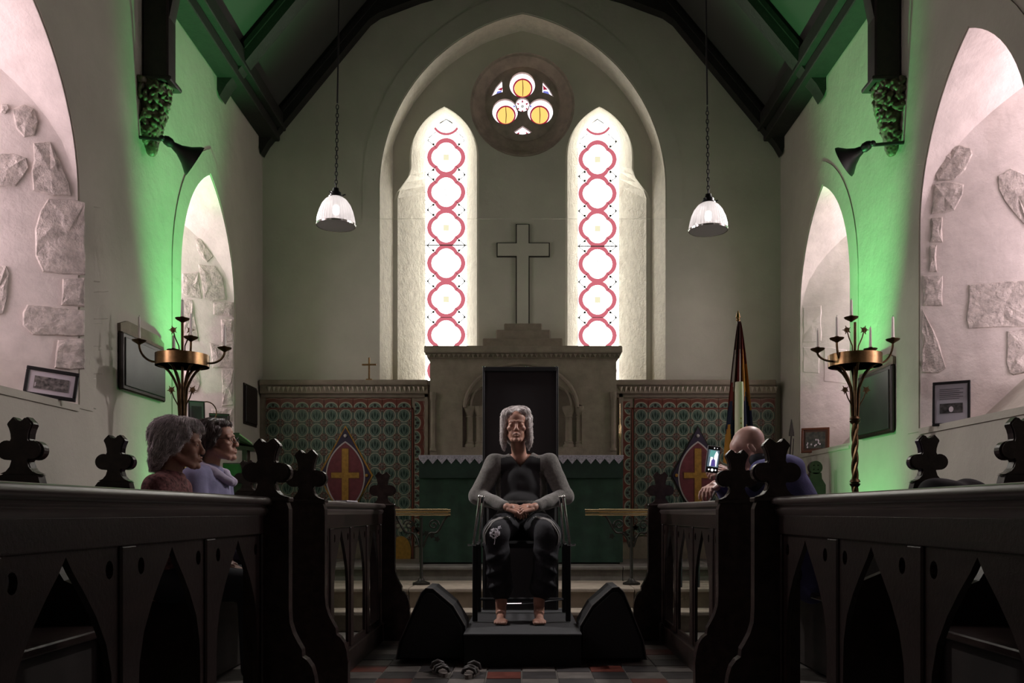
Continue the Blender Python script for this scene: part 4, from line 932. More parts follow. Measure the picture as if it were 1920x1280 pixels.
# ------------------------------------------------------------------ candelabra
def maple(r, n=5):
    p = []
    for i in range(n*4):
        a = PI/2+2*PI*i/(n*4); k = i % 4; p.append((r*(1, .48, .62, .48)[k]*math.cos(a), r*(1, .48, .62, .48)[k]*math.sin(a)))
    return p
cand_lab = {}
def candelabrum(s):
    nm = 'left' if s < 0 else 'right'
    D = 5.40; cx = wx(342 if s < 0 else 1603, D); sx = 1
    pp = lambda px, py: Vector((wx(px, D) if s > 0 else wx(px, D), D, wz(py, D)))
    t = empty('candelabrum', (0, 0, 0), 'tall brass floor candelabrum with five arms by the '+nm+' wall', 'candelabrum', None)
    zr = wz(676, D); rr = 48*D/F; T = Matrix.Translation((cx, D, 0))
    b = MB(); b.lathe([(rr, zr-.037), (rr, zr+.037), (rr-.006, zr+.037), (rr-.006, zr-.037), (rr, zr-.037)], 40, T); b.build('ring', brass, t, smooth=True)
    b = MB(); b.lathe([(.001, .012), (.16, .012), (.17, .03), (.12, .05), (.05, .08), (.03, .12), (.022, .20)], 24, T); b.build('base', bronze, t, smooth=True)
    b = MB(); n = 60
    for q in range(3):
        b.tube([(cx+.013*math.cos(i*.42+q*2.1), D+.013*math.sin(i*.42+q*2.1), .18+1.27*i/n) for i in range(n+1)], .0105, 6)
    b.build('twisted_stem', bronze, t, smooth=True)
    for z in (wz(905, D), wz(787, D)):
        b = MB(); b.lathe([(.015, z-.03), (.028, z-.018), (.034, z-.006), (.022, z), (.034, z+.006), (.028, z+.02), (.015, z+.03)], 16, T); b.build('knop', bronze, t, smooth=True)
    zk = wz(787, D)
    for q in range(6):
        a = q*PI/3+.3; c_, s_ = math.cos(a), math.sin(a)
        b = MB(); pts = []
        for i in range(13):
            u = i/12; r_ = .016+(.018*u if u < .55 else .0099+ (rr-.03-.016)*((u-.55)/.45)**1.7); z = zk+(zr-.03-zk)*(u if u < .7 else .7+.3*(1-max(0, 1-(u-.7)/.3)**1.6))
            pts.append((cx+c_*r_, D+s_*r_, z))
        b.tube(pts, .0085, 8); b.build('stem_rod', bronze, t, smooth=True)
    b = MB(); b.tube([(cx, D, zk), (cx, D, wz(604, D))], .009, 8); b.build('centre_rod', bronze, t, smooth=True)
    # arms: five directions; cups at the heights seen
    if s > 0: cups = [(1533, 657, 5.33), (1569, 637, 5.30), (1596, 598, 5.40), (1632, 657, 5.52), (1674, 639, 5.44)]; tips = [617, 592, 560, 612, 592]
    else: cups = [(261, 641, 5.36), (326, 659, 5.52), (342, 600, 5.40), (358, 635, 5.28), (421, 655, 5.44)]; tips = [592, 627, 560, 586, 610]
    lv = ['far left arm', 'left inner arm', 'centre spike', 'right inner arm', 'far right arm']
    for k, ((px, py, d), tp) in enumerate(zip(cups, tips)):
        c_ = P(px, py, d); Tk = Matrix.Translation((c_.x, d, c_.z))
        b = MB(); b.lathe([(.006, -.018), (.012, -.012), (.040, .004), (.044, .012), (.040, .012), (.014, .002), (.013, .022), (.010, .022)], 18, Tk); b.build('drip_pan', bronze, t, smooth=True)
        if k != 2:
            dv = Vector((c_.x-cx, d-D, 0)); L = dv.length; dv.normalize(); z0 = zr-.012
            r0 = rr if L > rr+.02 else L*.75
            pts = [Vector((cx, D, z0))+dv*r0]
            for i in range(1, 9):
                a = i/8*PI/2; pts.append(Vector((cx, D, z0))+dv*(r0+(L-r0)*math.sin(a))+Vector((0, 0, (c_.z-.014-z0)*(1-math.cos(a)))))
            b = MB(); b.tube(pts, .007, 8); b.build('arm', bronze, t, smooth=True)
        hc = (wz(tp, d)-c_.z-.008)
        r_ = .0095 if k in (0, 3) else .011
        cd = empty('candle', (c_.x, d, c_.z+.004), 'slim white candle on the %s of the %s candelabrum' % (lv[k], nm), 'candle', 'candles on the candelabra')
        b = MB(); b.lathe([(r_, 0), (r_*.95, .02), (r_*.72, hc*.9), (r_*.6, hc*.985), (.002, hc)], 14); b.build('wax', wax, cd, smooth=True)
        b = MB(); b.tube([(0, 0, hc-.002), (.001, 0, hc+.009)], .0012, 5); b.build('wick', black, cd)
    lf = [(-.055, wz(619, D), .3), (.055, wz(619, D), -.3), (-.066, wz(731, D), .5), (.068, wz(731, D), -.5)]
    for (dx, z, rot) in lf:
        b = MB(); o = [(u*math.cos(rot)-v*math.sin(rot), u*math.sin(rot)+v*math.cos(rot)) for u, v in maple(.030)]
        b.plate(o, [], -.006, (cx+dx, D-.012, z), (1, 0, 0), (0, 0, 1)); b.build('leaf', bronze, t)
        b = MB(); b.tube([(cx+dx, D-.01, z), (cx+dx*.75, D-.01, z-.05), (cx+dx*.35, D-.008, z-.10), (cx+dx*.28, D, z-.16)], .004, 6); b.build('tendril', bronze, t)
candelabrum(-1); candelabrum(1)
# ------------------------------------------------------------------ wall tablets, pictures, niche
def slab_on(px4, plane, th, name, m, parent, inset=0, lift=0, **tg):
    p0, nrm = plane; nv = Vector(nrm).normalized(); pts = [hit(x, y, p0, nv) for x, y in px4]
    if nv.dot(Vector((0, 0, EYE))-pts[0]) < 0: nv = -nv
    c = sum(pts, Vector())/len(pts)
    if inset: pts = [p+(c-p).normalized()*inset for p in pts]
    n = len(pts); A = [p+nv*lift for p in pts]; B = [p+nv*(lift+th) for p in pts]
    b = MB(); b.add(A+B, [tuple(range(n))[::-1], tuple(range(n, 2*n))]+[(i, (i+1) % n, n+(i+1) % n, n+i) for i in range(n)]); return b.build(name, m, parent, **tg)
slate = mat('slate', (.035, .037, .036), .35, var=.3, vscale=6)
for s, q, pl, lab in ((-1, [(220, 623), (302, 655), (302, 752), (220, 731)], LP, 'dark slate memorial tablet on the left wall behind the candelabrum'), (1, [(1680, 682), (1616, 716), (1616, 826), (1680, 810)], RPn, 'dark memorial tablet on the right wall behind the candelabrum')):
    t = empty('memorial_tablet', (0, 0, 0), lab, 'wall tablet')
    # rectangular on the wall: use real metres
    ya, yb = sorted((hit(*q[0], *pl).y, hit(*q[1], *pl).y)); z0, z1 = (1.665, 2.035) if s < 0 else (1.43, 1.90)
    b = MB(); x0, x1 = sorted((s*(HW-.035), s*(HW-.002))); b.box((x0, ya, z0), (x1, yb, z1), .01); b.build('frame', wood, t)
    b = MB(); x0, x1 = sorted((s*(HW-.042), s*(HW-.030))); b.box((x0, ya+.03, z0+.03), (x1, yb-.03, z1-.03), .003); b.build('slate_panel', slate, t)
    b = MB(); x0, x1 = sorted((s*(HW-.022), s*(HW-.002))); b.plate([(0, 0), (yb-ya, 0), (yb-ya, .05), ((yb-ya)*.85, .085), ((yb-ya)*.15, .085), (0, .05)], [], .02, (x0, ya, z1+.002), (0, 1, 0), (0, 0, 1)); b.build('stone_head', stone_d, t)
t = empty('wall_cupboard', (0, 0, 0), 'small dark rectangular cupboard in the left wall near the tile panel', 'cupboard')
b = MB(); b.box((-2.578, 7.92, 1.72), (-2.555, 8.26, 2.06), .004); b.build('door', wooddk, t)
b = MB(); b.box((-2.579, 7.90, 1.70), (-2.568, 8.28, 2.08)); b.build('frame', wood, t)
def leaning(name, px, py, d, w_, h_, yaw, lean, fm, ins, lab, cat):
    c = P(px, py, d); t = empty(name, (c.x, c.y, c.z), lab, cat); t.rotation_euler = (-lean, 0, yaw)
    f = .018*w_/.3+.004
    for (a, e) in (((-w_/2, 0, 0), (w_/2, .018, f)), ((-w_/2, 0, h_-f), (w_/2, .018, h_)), ((-w_/2, 0, f), (-w_/2+f, .018, h_-f)), ((w_/2-f, 0, f), (w_/2, .018, h_-f))):
        b = MB(); b.box(a, e, .003); b.build('frame_bar', fm, t)
    b = MB(); b.box((-w_/2+f, .006, f), (w_/2-f, .014, h_-f)); b.build('mount', ins[0], t)
    m = ins[2]; b = MB(); b.box((-w_/2+f+m*w_, .003, f+ins[3]*h_), (w_/2-f-m*w_, .0055, h_-f-ins[4]*h_)); b.build('picture', ins[1], t)
    return t
photo_m = mat('old_photo', (.30, .28, .27), .4, col2=(.03, .03, .03), vscale=38)
photo2 = mat('dark_photo', (.10, .10, .10), .4, col2=(.01, .01, .01), vscale=30)
paint = mat('painting', (.12, .12, .10), .4, col2=(.03, .045, .04), vscale=24)
card = mat('white_card', (.62, .58, .64), .6)
t = leaning('framed_photograph', 92, 754, 4.72, .262, .165, 1.02, .12, black, (card, photo_m, .10, .16, .18), 'black framed old crowd photograph on the near left window sill', 'picture')
for k in range(14):
    b = MB(); u = -.08+.012*k; b.box((u, .002, .055), (u+.005, .0028, .055+R.uniform(.012, .024))); b.build('figure', black if k % 3 else card, t, kind='stuff') if k == 0 else None
t.rotation_euler = (-.12, .12, .38); t.location.z = 1.512
t = leaning('framed_notice', 1783, 797, 5.22, .21, .275, -.55, .10, black, (mat('grey_card', (.34, .34, .38), .6), photo2, .12, .22, .44), 'black framed notice with a dark photograph on the right window sill', 'picture')
for k in range(6):
    b = MB(); b.box((-.065, .004, .225-k*.012), (.065-.02*(k % 2), .0052, .228-k*.012)); b.build('text_line', mat('ink', (.08, .08, .09), .7), t)
b = MB(); b.plate(circ(0, 0, .013, 10, .018), [], .001, (.0, .0025, .10), (1, 0, 0), (0, 0, 1)); b.build('pale_figure', card, t)
t = leaning('framed_painting', 1528, 848, 7.55, .24, .225, -.45, .14, mat('brown_frame', (.13, .045, .02), .4), (mat('brown_mount', (.09, .04, .025), .5), paint, .07, .09, .09), 'brown framed small painting on the further right window sill', 'picture')
for k in range(12):
    b = MB(); u, v = R.uniform(-.07, .05), R.uniform(.04, .12); b.ell((u, .002, v), (.006, .0015, .009), None, 8, 5); b.build('dab', card, t)
t = leaning('framed_print', 370, 826, 6.93, .13, .33, .55, .10, black, (mat('grey_print', (.10, .11, .11), .4), slate, .1, .1, .1), 'small dark frame tilted on the further left window sill', 'picture')
t = leaning('framed_picture', 412, 828, 7.36, .17, .25, .45, .12, wood, (slate, mat('brown_print', (.06, .035, .03), .4), .1, .1, .1), 'dark wooden frame behind the woman with glasses', 'picture')
t = empty('iron_hoop', (0, 0, 0), 'thin iron hoop standing on the sill behind the left candelabrum', 'hoop'); c = P(388, 772, 7.08)
b = MB(); b.tube([(c.x+.062*math.cos(a), 7.08+.05*math.cos(a), c.z+.085*math.sin(a)) for a in [2*PI*i/20 for i in range(21)]], .005, 6, False); b.tube([(c.x, 7.08, c.z-.085), (c.x-.01, 7.08, 1.487)], .005, 6); b.build('hoop', bronze, t)
# flag, paschal candle, spear
t = empty('draped_flag', (0, 0, 0), 'furled flag on a pole in dark blue, gold and red, right of the altar', 'flag')
d = 7.45; c = P(1384, 640, d)
b = MB(); b.tube([(P(1394, 960, d).x, d, .42), (c.x, d, wz(600, d))], .012, 8); b.build('pole', wood, t, smooth=True)
b = MB(); T = Matrix.Translation((c.x, d, wz(600, d))); b.lathe([(.014, -.01), (.020, 0), (.012, .01), (.022, .025), (.016, .05), (.002, .085)], 10, T); b.build('finial', brass, t, smooth=True)
flagc = [mat('flag_red', (.16, .018, .014), .85), mat('flag_navy', (.010, .012, .045), .85), mat('flag_gold', (.42, .18, .02), .8), mat('flag_white', (.36, .31, .28), .85), mat('flag_brown', (.07, .025, .02), .85)]
b = MB(); n, m_ = 36, 30; vs = []
for i in range(m_+1):
    v = i/m_; py = 604+v*262; hw = 3+27*v**.8; off = -1+ (10*(v-.5) if v > .5 else 0)*.0
    for j in range(n+1):
        u = j/n; px = 1386+off+(u*2-1)*hw; vs.append((wx(px, d), d-.03+.018*math.sin(u*22+v*2)+.01*math.sin(u*9), wz(py+(6*math.sin(u*7) if v > .9 else 0), d)))
b.v = vs
def fcol(u, v):
    if v < .25: return 4 if u < .6 else 0
    if v < .5:
        if u > .66: return 2
        if abs(u-.5) < .06 or abs(u-.14) < .06: return 3
        return 0 if u < .62 and int(u*9) % 2 else 4
    if v < .62: return 3 if abs(u-.42) < .08 else (0 if u < .3 else (2 if u > .7 and v < .56 else 1))
    if v < .80: return 1
    return 2
for i in range(m_):
    for j in range(n):
        a = i*(n+1)+j; b.f.append((a, a+n+1, a+n+2, a+1)); b.m.append(fcol((j+.5)/n, (i+.5+2*math.sin(j*.5))/m_))
o = b.build('cloth', flagc, t, smooth=True)
t = empty('paschal_candle', (0, 0, 0), 'thick tall cream candle in front of the flag', 'candle')
d = 6.9; cx_ = wx(1386, d); hwid = 8*d/F
b = MB(); b.lathe([(hwid, wz(860, d)), (hwid*1.03, wz(812, d)), (hwid*1.0, wz(730, d)), (hwid*.9, wz(716, d)), (.004, wz(718, d))], 20, Matrix.Translation((cx_, d, 0)) @ Matrix.Rotation(0.0, 4, 'Y')); b.build('wax', mat('cream_wax', (.62, .62, .42), .5), t, smooth=True)
for k in range(5):
    q = MB(); q.plate([(.010*math.cos(a)*(1 if i % 2 else .4), .012*math.sin(a)*(1 if i % 2 else .4)) for i, a in enumerate([2*PI*i/8 for i in range(8)])], [], -.002, (cx_+.006, d-hwid-.001, wz(785+k*9, d)), (1, 0, 0), (0, 0, 1)); q.build('gilt_motif', gold, t)
b = MB(); b.lathe([(.12, .31), (.11, .34), (.03, .38), (.02, .9), (.05, wz(865, d)), (.055, wz(855, d)), (hwid*1.02, wz(852, d))], 20, Matrix.Translation((cx_, d, 0))); b.build('stand', wood, t, smooth=True)
t = empty('processional_staff', (0, 0, 0), 'thin dark staff with a pointed leaf-shaped head leaning by the right wall', 'staff'); d = 7.6
b = MB(); a_, c_ = P(1474, 900, d), P(1484, 815, d); a_ = a_+(a_-c_)*1.0; a_.z = .42; b.tube([a_, c_], .007, 6); b.build('shaft', wooddk, t)
b = MB(); b.plate([(-.022, 0), (.022, 0), (.02, .03), (0, .15), (-.02, .03)], [], -.02, (c_.x, d-.01, c_.z-.01), (1, 0, 0), (0, 0, 1)); b.build('head', wooddk, t)
t = empty('thin_rod', (0, 0, 0), 'thin dark rod beside the leaf-headed staff', 'rod'); b = MB(); b.tube([P(1481, 960, 7.55), P(1488, 822, 7.7)], .004, 6); b.build('rod', wooddk, t)
# oak seat with round pierced finial (right), lectern (left), coat on the bench
t = empty('oak_stall_end', (0, 0, 0), 'dark stall end with a round pierced finial by the right wall', 'stall end'); d = 6.95; cx_ = wx(1530, d)
b = MB(); rr = 12.5*d/F; hs = [circ(sx*.017, sz*.017+wz(876, d), .006, 8) for sx in (-1, 1) for sz in (-1, 1)]
b.plate(circ(0, wz(876, d), rr, 28), hs, -.05, (cx_, d, 0), (1, 0, 0), (0, 0, 1)); b.build('round_finial', wood, t)
b = MB(); z1 = wz(888, d); b.plate([(-.16, .3), (.08, .3), (.08, z1-.09), (.05, z1-.04), (.045, z1+.01), (-.045, z1+.01), (-.05, z1-.03), (-.09, z1-.06), (-.16, z1-.07)], [], -.05, (cx_, d, 0), (1, 0, 0), (0, 0, 1)); b.build('end_panel', wood, t)
t = empty('lectern', (0, 0, 0), 'dark wooden reading stand with a sloping top near the left wall', 'lectern'); d = 6.9
b = MB(); b.plate([(wx(425, d), wz(832, d)), (wx(475, d), wz(838, d)), (wx(476, d), wz(845, d)), (wx(425, d), wz(840, d))], [], -.25, (0, d, 0), (1, 0, 0), (0, 0, 1)); b.build('shelf', wood, t)
b = MB(); b.add([(wx(420, d), d, wz(812, d)), (wx(452, d), d-.05, wz(812, d)), (wx(476, d), d, wz(836, d)), (wx(440, d), d+.1, wz(834, d))], [(0, 1, 2, 3)]); q = b; q.v += [(x, y+.02, z-.02) for x, y, z in q.v]; q.f += [(4, 7, 6, 5), (0, 4, 5, 1), (1, 5, 6, 2), (2, 6, 7, 3), (3, 7, 4, 0)]; q.m += [0]*5; q.build('sloping_top', wood, t)
b = MB(); b.box((wx(452, d), d+.02, .31), (wx(462, d), d+.10, wz(842, d)), .004); b.build('post', wood, t)
b = MB(); b.box((wx(438, d), d-.05, .30), (wx(476, d), d+.17, .33), .006); b.build('base', wood, t)
b = MB(); b.tube([P(449, 813, d-.09), P(473, 831, d-.05)], .006, 6); b.build('book_stop', mat('pale_edge', (.32, .28, .22), .4), t)
t = empty('green_kneeler', (0, 0, 0), 'green cloth hanging over a low rail left of the tile panel', 'cloth'); d = 7.1
b = MB(); b.box((wx(418, d), d, wz(902, d)), (wx(473, d), d+.03, wz(869, d)), .006); b.build('cloth', mat('green_cloth', (.03, .09, .03), .85, var=.3), t)
b = MB(); b.box((wx(415, d), d+.031, .31), (wx(476, d), d+.06, wz(867, d)), .004); b.build('rail_board', wooddk, t)
pr = [('e', (1.95, 3.86, .92), (.16, .12, .10), Euler((0, .5, 0))), ('e', (1.86, 3.84, .86), (.15, .12, .14), None), ('e', (2.03, 3.88, .84), (.14, .12, .2), None), ('c', (1.80, 3.84, .86), .07, (1.84, 3.84, .60), .06)]
blob('dark_coat', pr, .012, 6, mat('coat', (.010, .011, .014), .8), nz=.012, nscale=9, label='dark coat heaped over the right bench beside the further poppyhead', cat='coat')
for s in (-1, 1):
    t = empty('uplighter', (0, 0, 0), 'small black uplighter on the floor by the '+('left' if s < 0 else 'right')+' wall, throwing green light', 'lamp')
    M = Matrix.Translation((s*1.86, 6.14, .30)) @ (Vector((s*2.5, 6.45, 4.3))-Vector((s*1.86, 6.14, .32))).to_track_quat('Z', 'Y').to_matrix().to_4x4()
    b = MB(); b.lathe([(.03, -.22), (.07, -.20), (.08, -.10), (.085, .0), (.08, .0), (.072, -.02), (.06, -.06)], 24, M); b.build('can', black, t, smooth=True)
    b = MB(); b.box((s*1.86-.10, 6.09, .0), (s*1.86+.10, 6.17, .02)); b.box((s*1.86-.11, 6.12, .0), (s*1.86-.10, 6.16, .26)); b.box((s*1.86+.10, 6.12, .0), (s*1.86+.11, 6.16, .26)); b.build('yoke', black, t)
t = empty('glint_rod', (0, 0, 0), 'thin bright brass rod standing in for a copper glint, right of the reredos', 'rod'); c = P(1160, 850, 8.02)  # added rod; its fat middle imitates the glint of a copper edge
b = MB(); b.tube([(c.x+.012, 8.02, 1.42), (c.x+.012, 8.02, wz(826, 8.02)), (c.x+.012, 8.02, wz(822, 8.02)), (c.x+.012, 8.02, wz(798, 8.02)), (c.x+.012, 8.02, wz(794, 8.02)), (c.x+.012, 8.02, wz(756, 8.02))], [.004, .004, .013, .013, .004, .003], 10); b.build('rod', MATS['bright_brass'], t, smooth=True)
# papers and small bottles
t = MB(); t.box((wx(640, 4.6)-.02, 4.55, .9385), (wx(640, 4.6)+.04, 4.85, .944)); t.build('paper_sheet', card, label='white paper lying on the further left stall rail', cat='paper')
t = MB(); t.box((.60, 1.02, .545), (.83, 1.20, .552)); 
for k, (px, lab) in enumerate(((1274, 'left blue-and-white cone seen through the right stall arches'), (1307, 'right blue-and-white cone seen through the right stall arches'))):
    d = 6.60; c = P(px, 1018, d); t = empty('small_cone', (c.x, d, .302), lab, 'cone', 'blue-and-white cones')
    h = c.z-.302; b = MB(); b.lathe([(.022, 0), (.022, h), (.018, h+.004), (.018, h+.02)], 14); b.build('body', mat('cone_dark', (.02, .02, .03), .5), t, smooth=True)
    b = MB(); b.lathe([(.017, h+.021), (.014, h+.05)], 14); b.build('blue_band', mat('cone_blue', (.05, .06, .5), .4, emit=None), t, smooth=True)
    b = MB(); b.lathe([(.0135, h+.051), (.002, h+.10)], 14); b.build('white_tip', mat('cone_white', (.9, .9, .92), .4), t, smooth=True)
# ------------------------------------------------------------------ people
skin = mat('skin', (.42, .22, .16), .5, var=.12, vscale=30, bump=.0006, bscale=160)
skin2 = mat('skin_pale', (.50, .30, .25), .45, var=.1, vscale=30)
lipm = mat('lips', (.30, .10, .09), .5)
def V(*a): return Vector(a)
CARVE = []
def head_prims(c, yaw=0, pitch=0, k=1.0, closed=True):
    """c = middle of the skull; face towards local -Y, then yaw / pitch"""
    Rm = Euler((pitch, 0, yaw)).to_matrix(); c = V(*c)
    def T(p): return c+Rm @ (V(*p)*k)
    def E(p, r, rot=(0, 0, 0)): return ('e', T(p), tuple(q*k for q in r), (Rm @ Euler(rot).to_matrix()).to_euler())
    def Cp(a, ra, b_, rb): return ('c', T(a), ra*k, T(b_), rb*k)
    pr = [E((0, .020, .036), (.072, .088, .080)), E((0, -.040, .044), (.056, .044, .046)), E((0, -.042, -.018), (.055, .044, .058)), E((0, -.036, -.064), (.047, .044, .036)),
          E((0, -.078, -.096), (.018, .013, .013)), E((0, -.067, -.060), (.029, .018, .026)), E((0, -.066, -.082), (.022, .015, .012)), E((0, .03, -.03), (.060, .06, .07))]
    for s in (-1, 1):
        pr += [Cp((s*.050, .0, -.050), .018, (s*.022, -.058, -.094), .016), E((s*.041, -.060, -.022), (.019, .017, .016)), E((s*.026, -.066, -.050), (.015, .014, .018)),
               Cp((s*.010, -.085, .022), .0065, (s*.042, -.071, .019), .006), E((s*.030, -.0765, .001), (.0125, .0105, .0105)), E((s*.073, .010, -.010), (.006, .016, .029), (.2, 0, s*.35)),
               E((s*.0105, -.0985, -.034), (.0065, .008, .0065)), Cp((s*.019, -.083, -.0595), .003, (s*.004, -.0925, -.0560), .0048), Cp((s*.016, -.082, -.066), .0035, (s*.003, -.0905, -.0685), .0058)]
    pr += [Cp((0, -.084, .014), .0065, (0, -.100, -.022), .0085), E((0, -.102, -.028), (.0092, .0085, .0082))]
    for s in (-1, 1): CARVE.append((tuple(T((s*.031, -.103, .002))), (.013*k, .016*k, .009*k), (Rm @ Euler((0, 0, 0)).to_matrix()).to_euler(), .008))
    CARVE.append((tuple(T((0, -.101, -.0618))), (.020*k, .012*k, .0022*k), Rm.to_euler(), .003))
    return pr, T, E
def finger(root, d, up, L, r, curl):
    """three bending joints"""
    pr = []; p = V(*root); d = d.normalized(); ax = d.cross(up).normalized()
    for k, (l, cu) in enumerate(((.42, curl*.6), (.32, curl), (.26, curl*.8))):
        d = (Matrix.Rotation(-cu, 3, ax) @ d).normalized(); q = p+d*L*l; pr.append(('c', p, r*(1-.1*k), q, r*(.9-.1*k))); p = q
    return pr
def hand(wr, d, up, side, curl=.5, k=1.0, spread=.0):
    """d = direction of the hand, up = back of the hand, side = vector towards the thumb"""
    d = V(*d).normalized(); up = V(*up); up = (up-d*up.dot(d)).normalized(); sd = V(*side); sd = (sd-d*sd.dot(d)-up*sd.dot(up)).normalized()
    w = V(*wr); pr = [('c', w, .024*k, w+d*.03*k, .026*k)]
    for i in range(4): pr.append(('c', w+d*.02*k+sd*(.020-.0133*i)*k, .015*k, w+d*.085*k+sd*(.030-.020*i)*k, .0115*k))
    for i, L in enumerate((.072, .080, .074, .058)): pr += finger(w+d*.085*k+sd*(.030-.020*i)*k, (d+sd*(.10-.07*i)*(1+spread)), up, L*k, .0088*k, curl*(1+.12*i))
    tb = w+d*.022*k+sd*.026*k; pr += [('c', tb, .015*k, tb+(d*.6+sd*.55-up*.25)*.045*k, .0115*k)]
    t2 = tb+(d*.6+sd*.55-up*.25)*.045*k; pr += [('c', t2, .0115*k, t2+(d*.9+sd*.1-up*.35)*.03*k, .009*k)]
    t3 = t2+(d*.9+sd*.1-up*.35)*.03*k; pr += [('c', t3, .0095*k, t3+(d*.9-sd*.15-up*.35)*.022*k, .008*k)]
    return pr
from mathutils.bvhtree import BVHTree
def tree_of(o): me = o.data; return BVHTree.FromPolygons([v.co for v in me.vertices], [tuple(p.vertices) for p in me.polygons])
def strands(name, hair, flow, n, m, r=.0013, steps=9, step=.011, lift=.002, seed=1, wisp=.004):
    """locks that follow the surface of the hair mass along a flow field"""
    tr = tree_of(hair); vs = hair.data.vertices; N = len(vs); rr = random.Random(seed); b = MB()
    for _ in range(n):
        v = vs[rr.randrange(N)]; p = v.co.copy(); nn = v.normal.copy(); pts = []; jit = Vector([rr.uniform(-.25, .25) for _ in range(3)]); h = rr.uniform(.3, 1.3)*lift; k = rr.randint(steps//2, steps)
        for i in range(k):
            pts.append(p+nn*(h*min(1, i/2)))
            f = Vector(flow(p))+jit*.6; f -= nn*f.dot(nn)
            if f.length < 1e-4: break
            p = p+f.normalized()*step; hit_ = tr.find_nearest(p)
            if hit_[0] is None: break
            p, nn = hit_[0], hit_[1]
        if len(pts) < 4: continue
        pts[-1] = pts[-1]+nn*rr.uniform(0, wisp)+Vector((0, 0, -rr.uniform(0, wisp)))
        q = len(pts); b.tube(pts, [r*(.5+.5*min(1, i/2))*(1-.75*(i/(q-1))**2) for i in range(q)], 4, False)
    return b.build(name, m, hair, smooth=True)
# --- woman in the chair -------------------------------------------------
wo = empty('person', (0, 0, 0), 'grey-haired woman seated barefoot in the chair, eyes closed, hands clasped', 'person')
HC = (-.034, 5.60, 1.447)
hp, HT, HE = head_prims(HC, 0, .02, 1.02)
body = list(hp)
body += [('c', (-.03, 5.635, 1.37), .046, (-.01, 5.68, 1.22), .050), ('c', (-.09, 5.68, 1.225), .04, (.09, 5.68, 1.225), .04), ('e', (0, 5.69, 1.04), (.125, .075, .20)), ('e', (0, 5.69, .84), (.14, .10, .10))]
SHL = {-1: (-.178, 5.68, 1.205), 1: (.182, 5.68, 1.205)}; ELB = {-1: (-.290, 5.63, .985), 1: (.285, 5.63, .985)}; WRI = {-1: (-.092, 5.395, .912), 1: (.078, 5.395, .912)}
for s in (-1, 1):
    body += [('c', SHL[s], .05, ELB[s], .038), ('c', ELB[s], .038, WRI[s], .025)]
    body += [('c', (s*.09, 5.70, .785), .085, (s*.155, 5.30, .735), .055), ('c', (s*.155, 5.30, .735), .052, (s*.125 if s < 0 else .108, 5.36, .31), .033)]
    ax = -.130 if s < 0 else .110
    body += [('c', (ax, 5.37, .36), .036, (ax, 5.375, .255), .032), ('e', (ax, 5.40, .225), (.030, .035, .028)), ('c', (ax, 5.37, .245), .030, (ax, 5.24, .216), .024), ('e', (ax-s*.004, 5.24, .212), (.042, .05, .016))]
    for i in range(5):
        tx = ax+s*(-.030+.0155*i) ; L = (.045, .042, .038, .034, .028)[i]; r_ = (.0125, .0088, .0085, .0082, .0078)[i]
        body += [('c', (tx, 5.22, .212), r_, (tx*1.0, 5.205-L*.6, .203+r_*.3), r_*.9)]
fing = hand(WRI[-1], (.88, -.36, -.22), (-.1, -.55, .8), (.2, .55, .5), .55, .95)
fing += hand(WRI[1], (-.88, -.40, -.16), (.1, -.55, .8), (-.2, .55, .5), .60, .95)
bd = blob('body', body, .0038, 1, skin, wo, fine=fing, carve=list(CARVE), k=.004); CARVE.clear()
for s in (-1, 1):
    b = MB(); b.tube([HT((s*.030+.0125*math.cos(a)*s*-1, -.0868-.0015*math.sin(PI*i/6), -.006-.003*math.sin(PI*i/6))) for i, a in enumerate([PI*j/6 for j in range(7)])], .0011, 5); b.build('eyelid_line', mat('lash', (.05, .025, .02), .7), wo)
    b = MB(); b.tube([HT((s*(.014+.028*i/6), -.0925+.012*(i/6)**2, .024+.004*math.sin(PI*i/6))) for i in range(7)], .0016, 5); b.build('eyebrow', mat('brow_hair', (.16, .12, .10), .8), wo)
b = MB(); b.tube([HT((.020*(i/4-1), -.0955+.009*abs(i/4-1)**1.5, -.0615-.003*abs(i/4-1))) for i in range(9)], .0012, 5); b.build('mouth_line', mat('mouth_dark', (.10, .03, .03), .7), wo)
for s in (-1, 1):
    b = MB(); b.tube([HT((s*(.017+.013*u), -.0925+.014*u, -.038-.026*u)) for u in (0, .33, .66, 1)], .0010, 5); b.build('smile_line', mat('crease', (.16, .07, .055), .7), wo)
b = MB(); b.ell(HT((-.082, 0, -.045)), (.005, .005, .006)); b.build('earring', mat('pearl', (.8, .78, .75), .25), wo, smooth=True)
hairm = mat('grey_hair', (.52, .47, .46), .5, var=.3, vscale=60)
hr = [HE((0, .030, .052), (.084, .090, .078)), HE((-.045, -.005, .075), (.048, .062, .036)), HE((.04, -.005, .088), (.046, .062, .036)), HE((0, .05, -.02), (.080, .060, .10))]
for s in (-1, 1):
    hr += [HE((s*.078, .008, .02), (.020, .052, .06), (0, s*.1, 0)), HE((s*.084, .006, -.045), (.017, .042, .066), (0, -s*.02, 0)), HE((s*.084, -.002, -.105), (.015, .030, .042), (0, s*.15, 0))]
hair = blob('hair', hr, .005, 2, hairm, wo, nz=.004, nscale=45)
HCv = V(*HC)
strands('hair_strands', hair, lambda p: ((1 if p.x > HCv.x-.008 else -1)*(.9 if p.z > HCv.z+.08 else (.15 if p.z > HCv.z-.02 else -.1)), .05, -1.0 if p.z < HCv.z+.115 else -.4), 1500, mat('silver_hair', (.64, .58, .57), .4, var=.35, vscale=80), .0014, 11, .012, .0035, 11, .010)
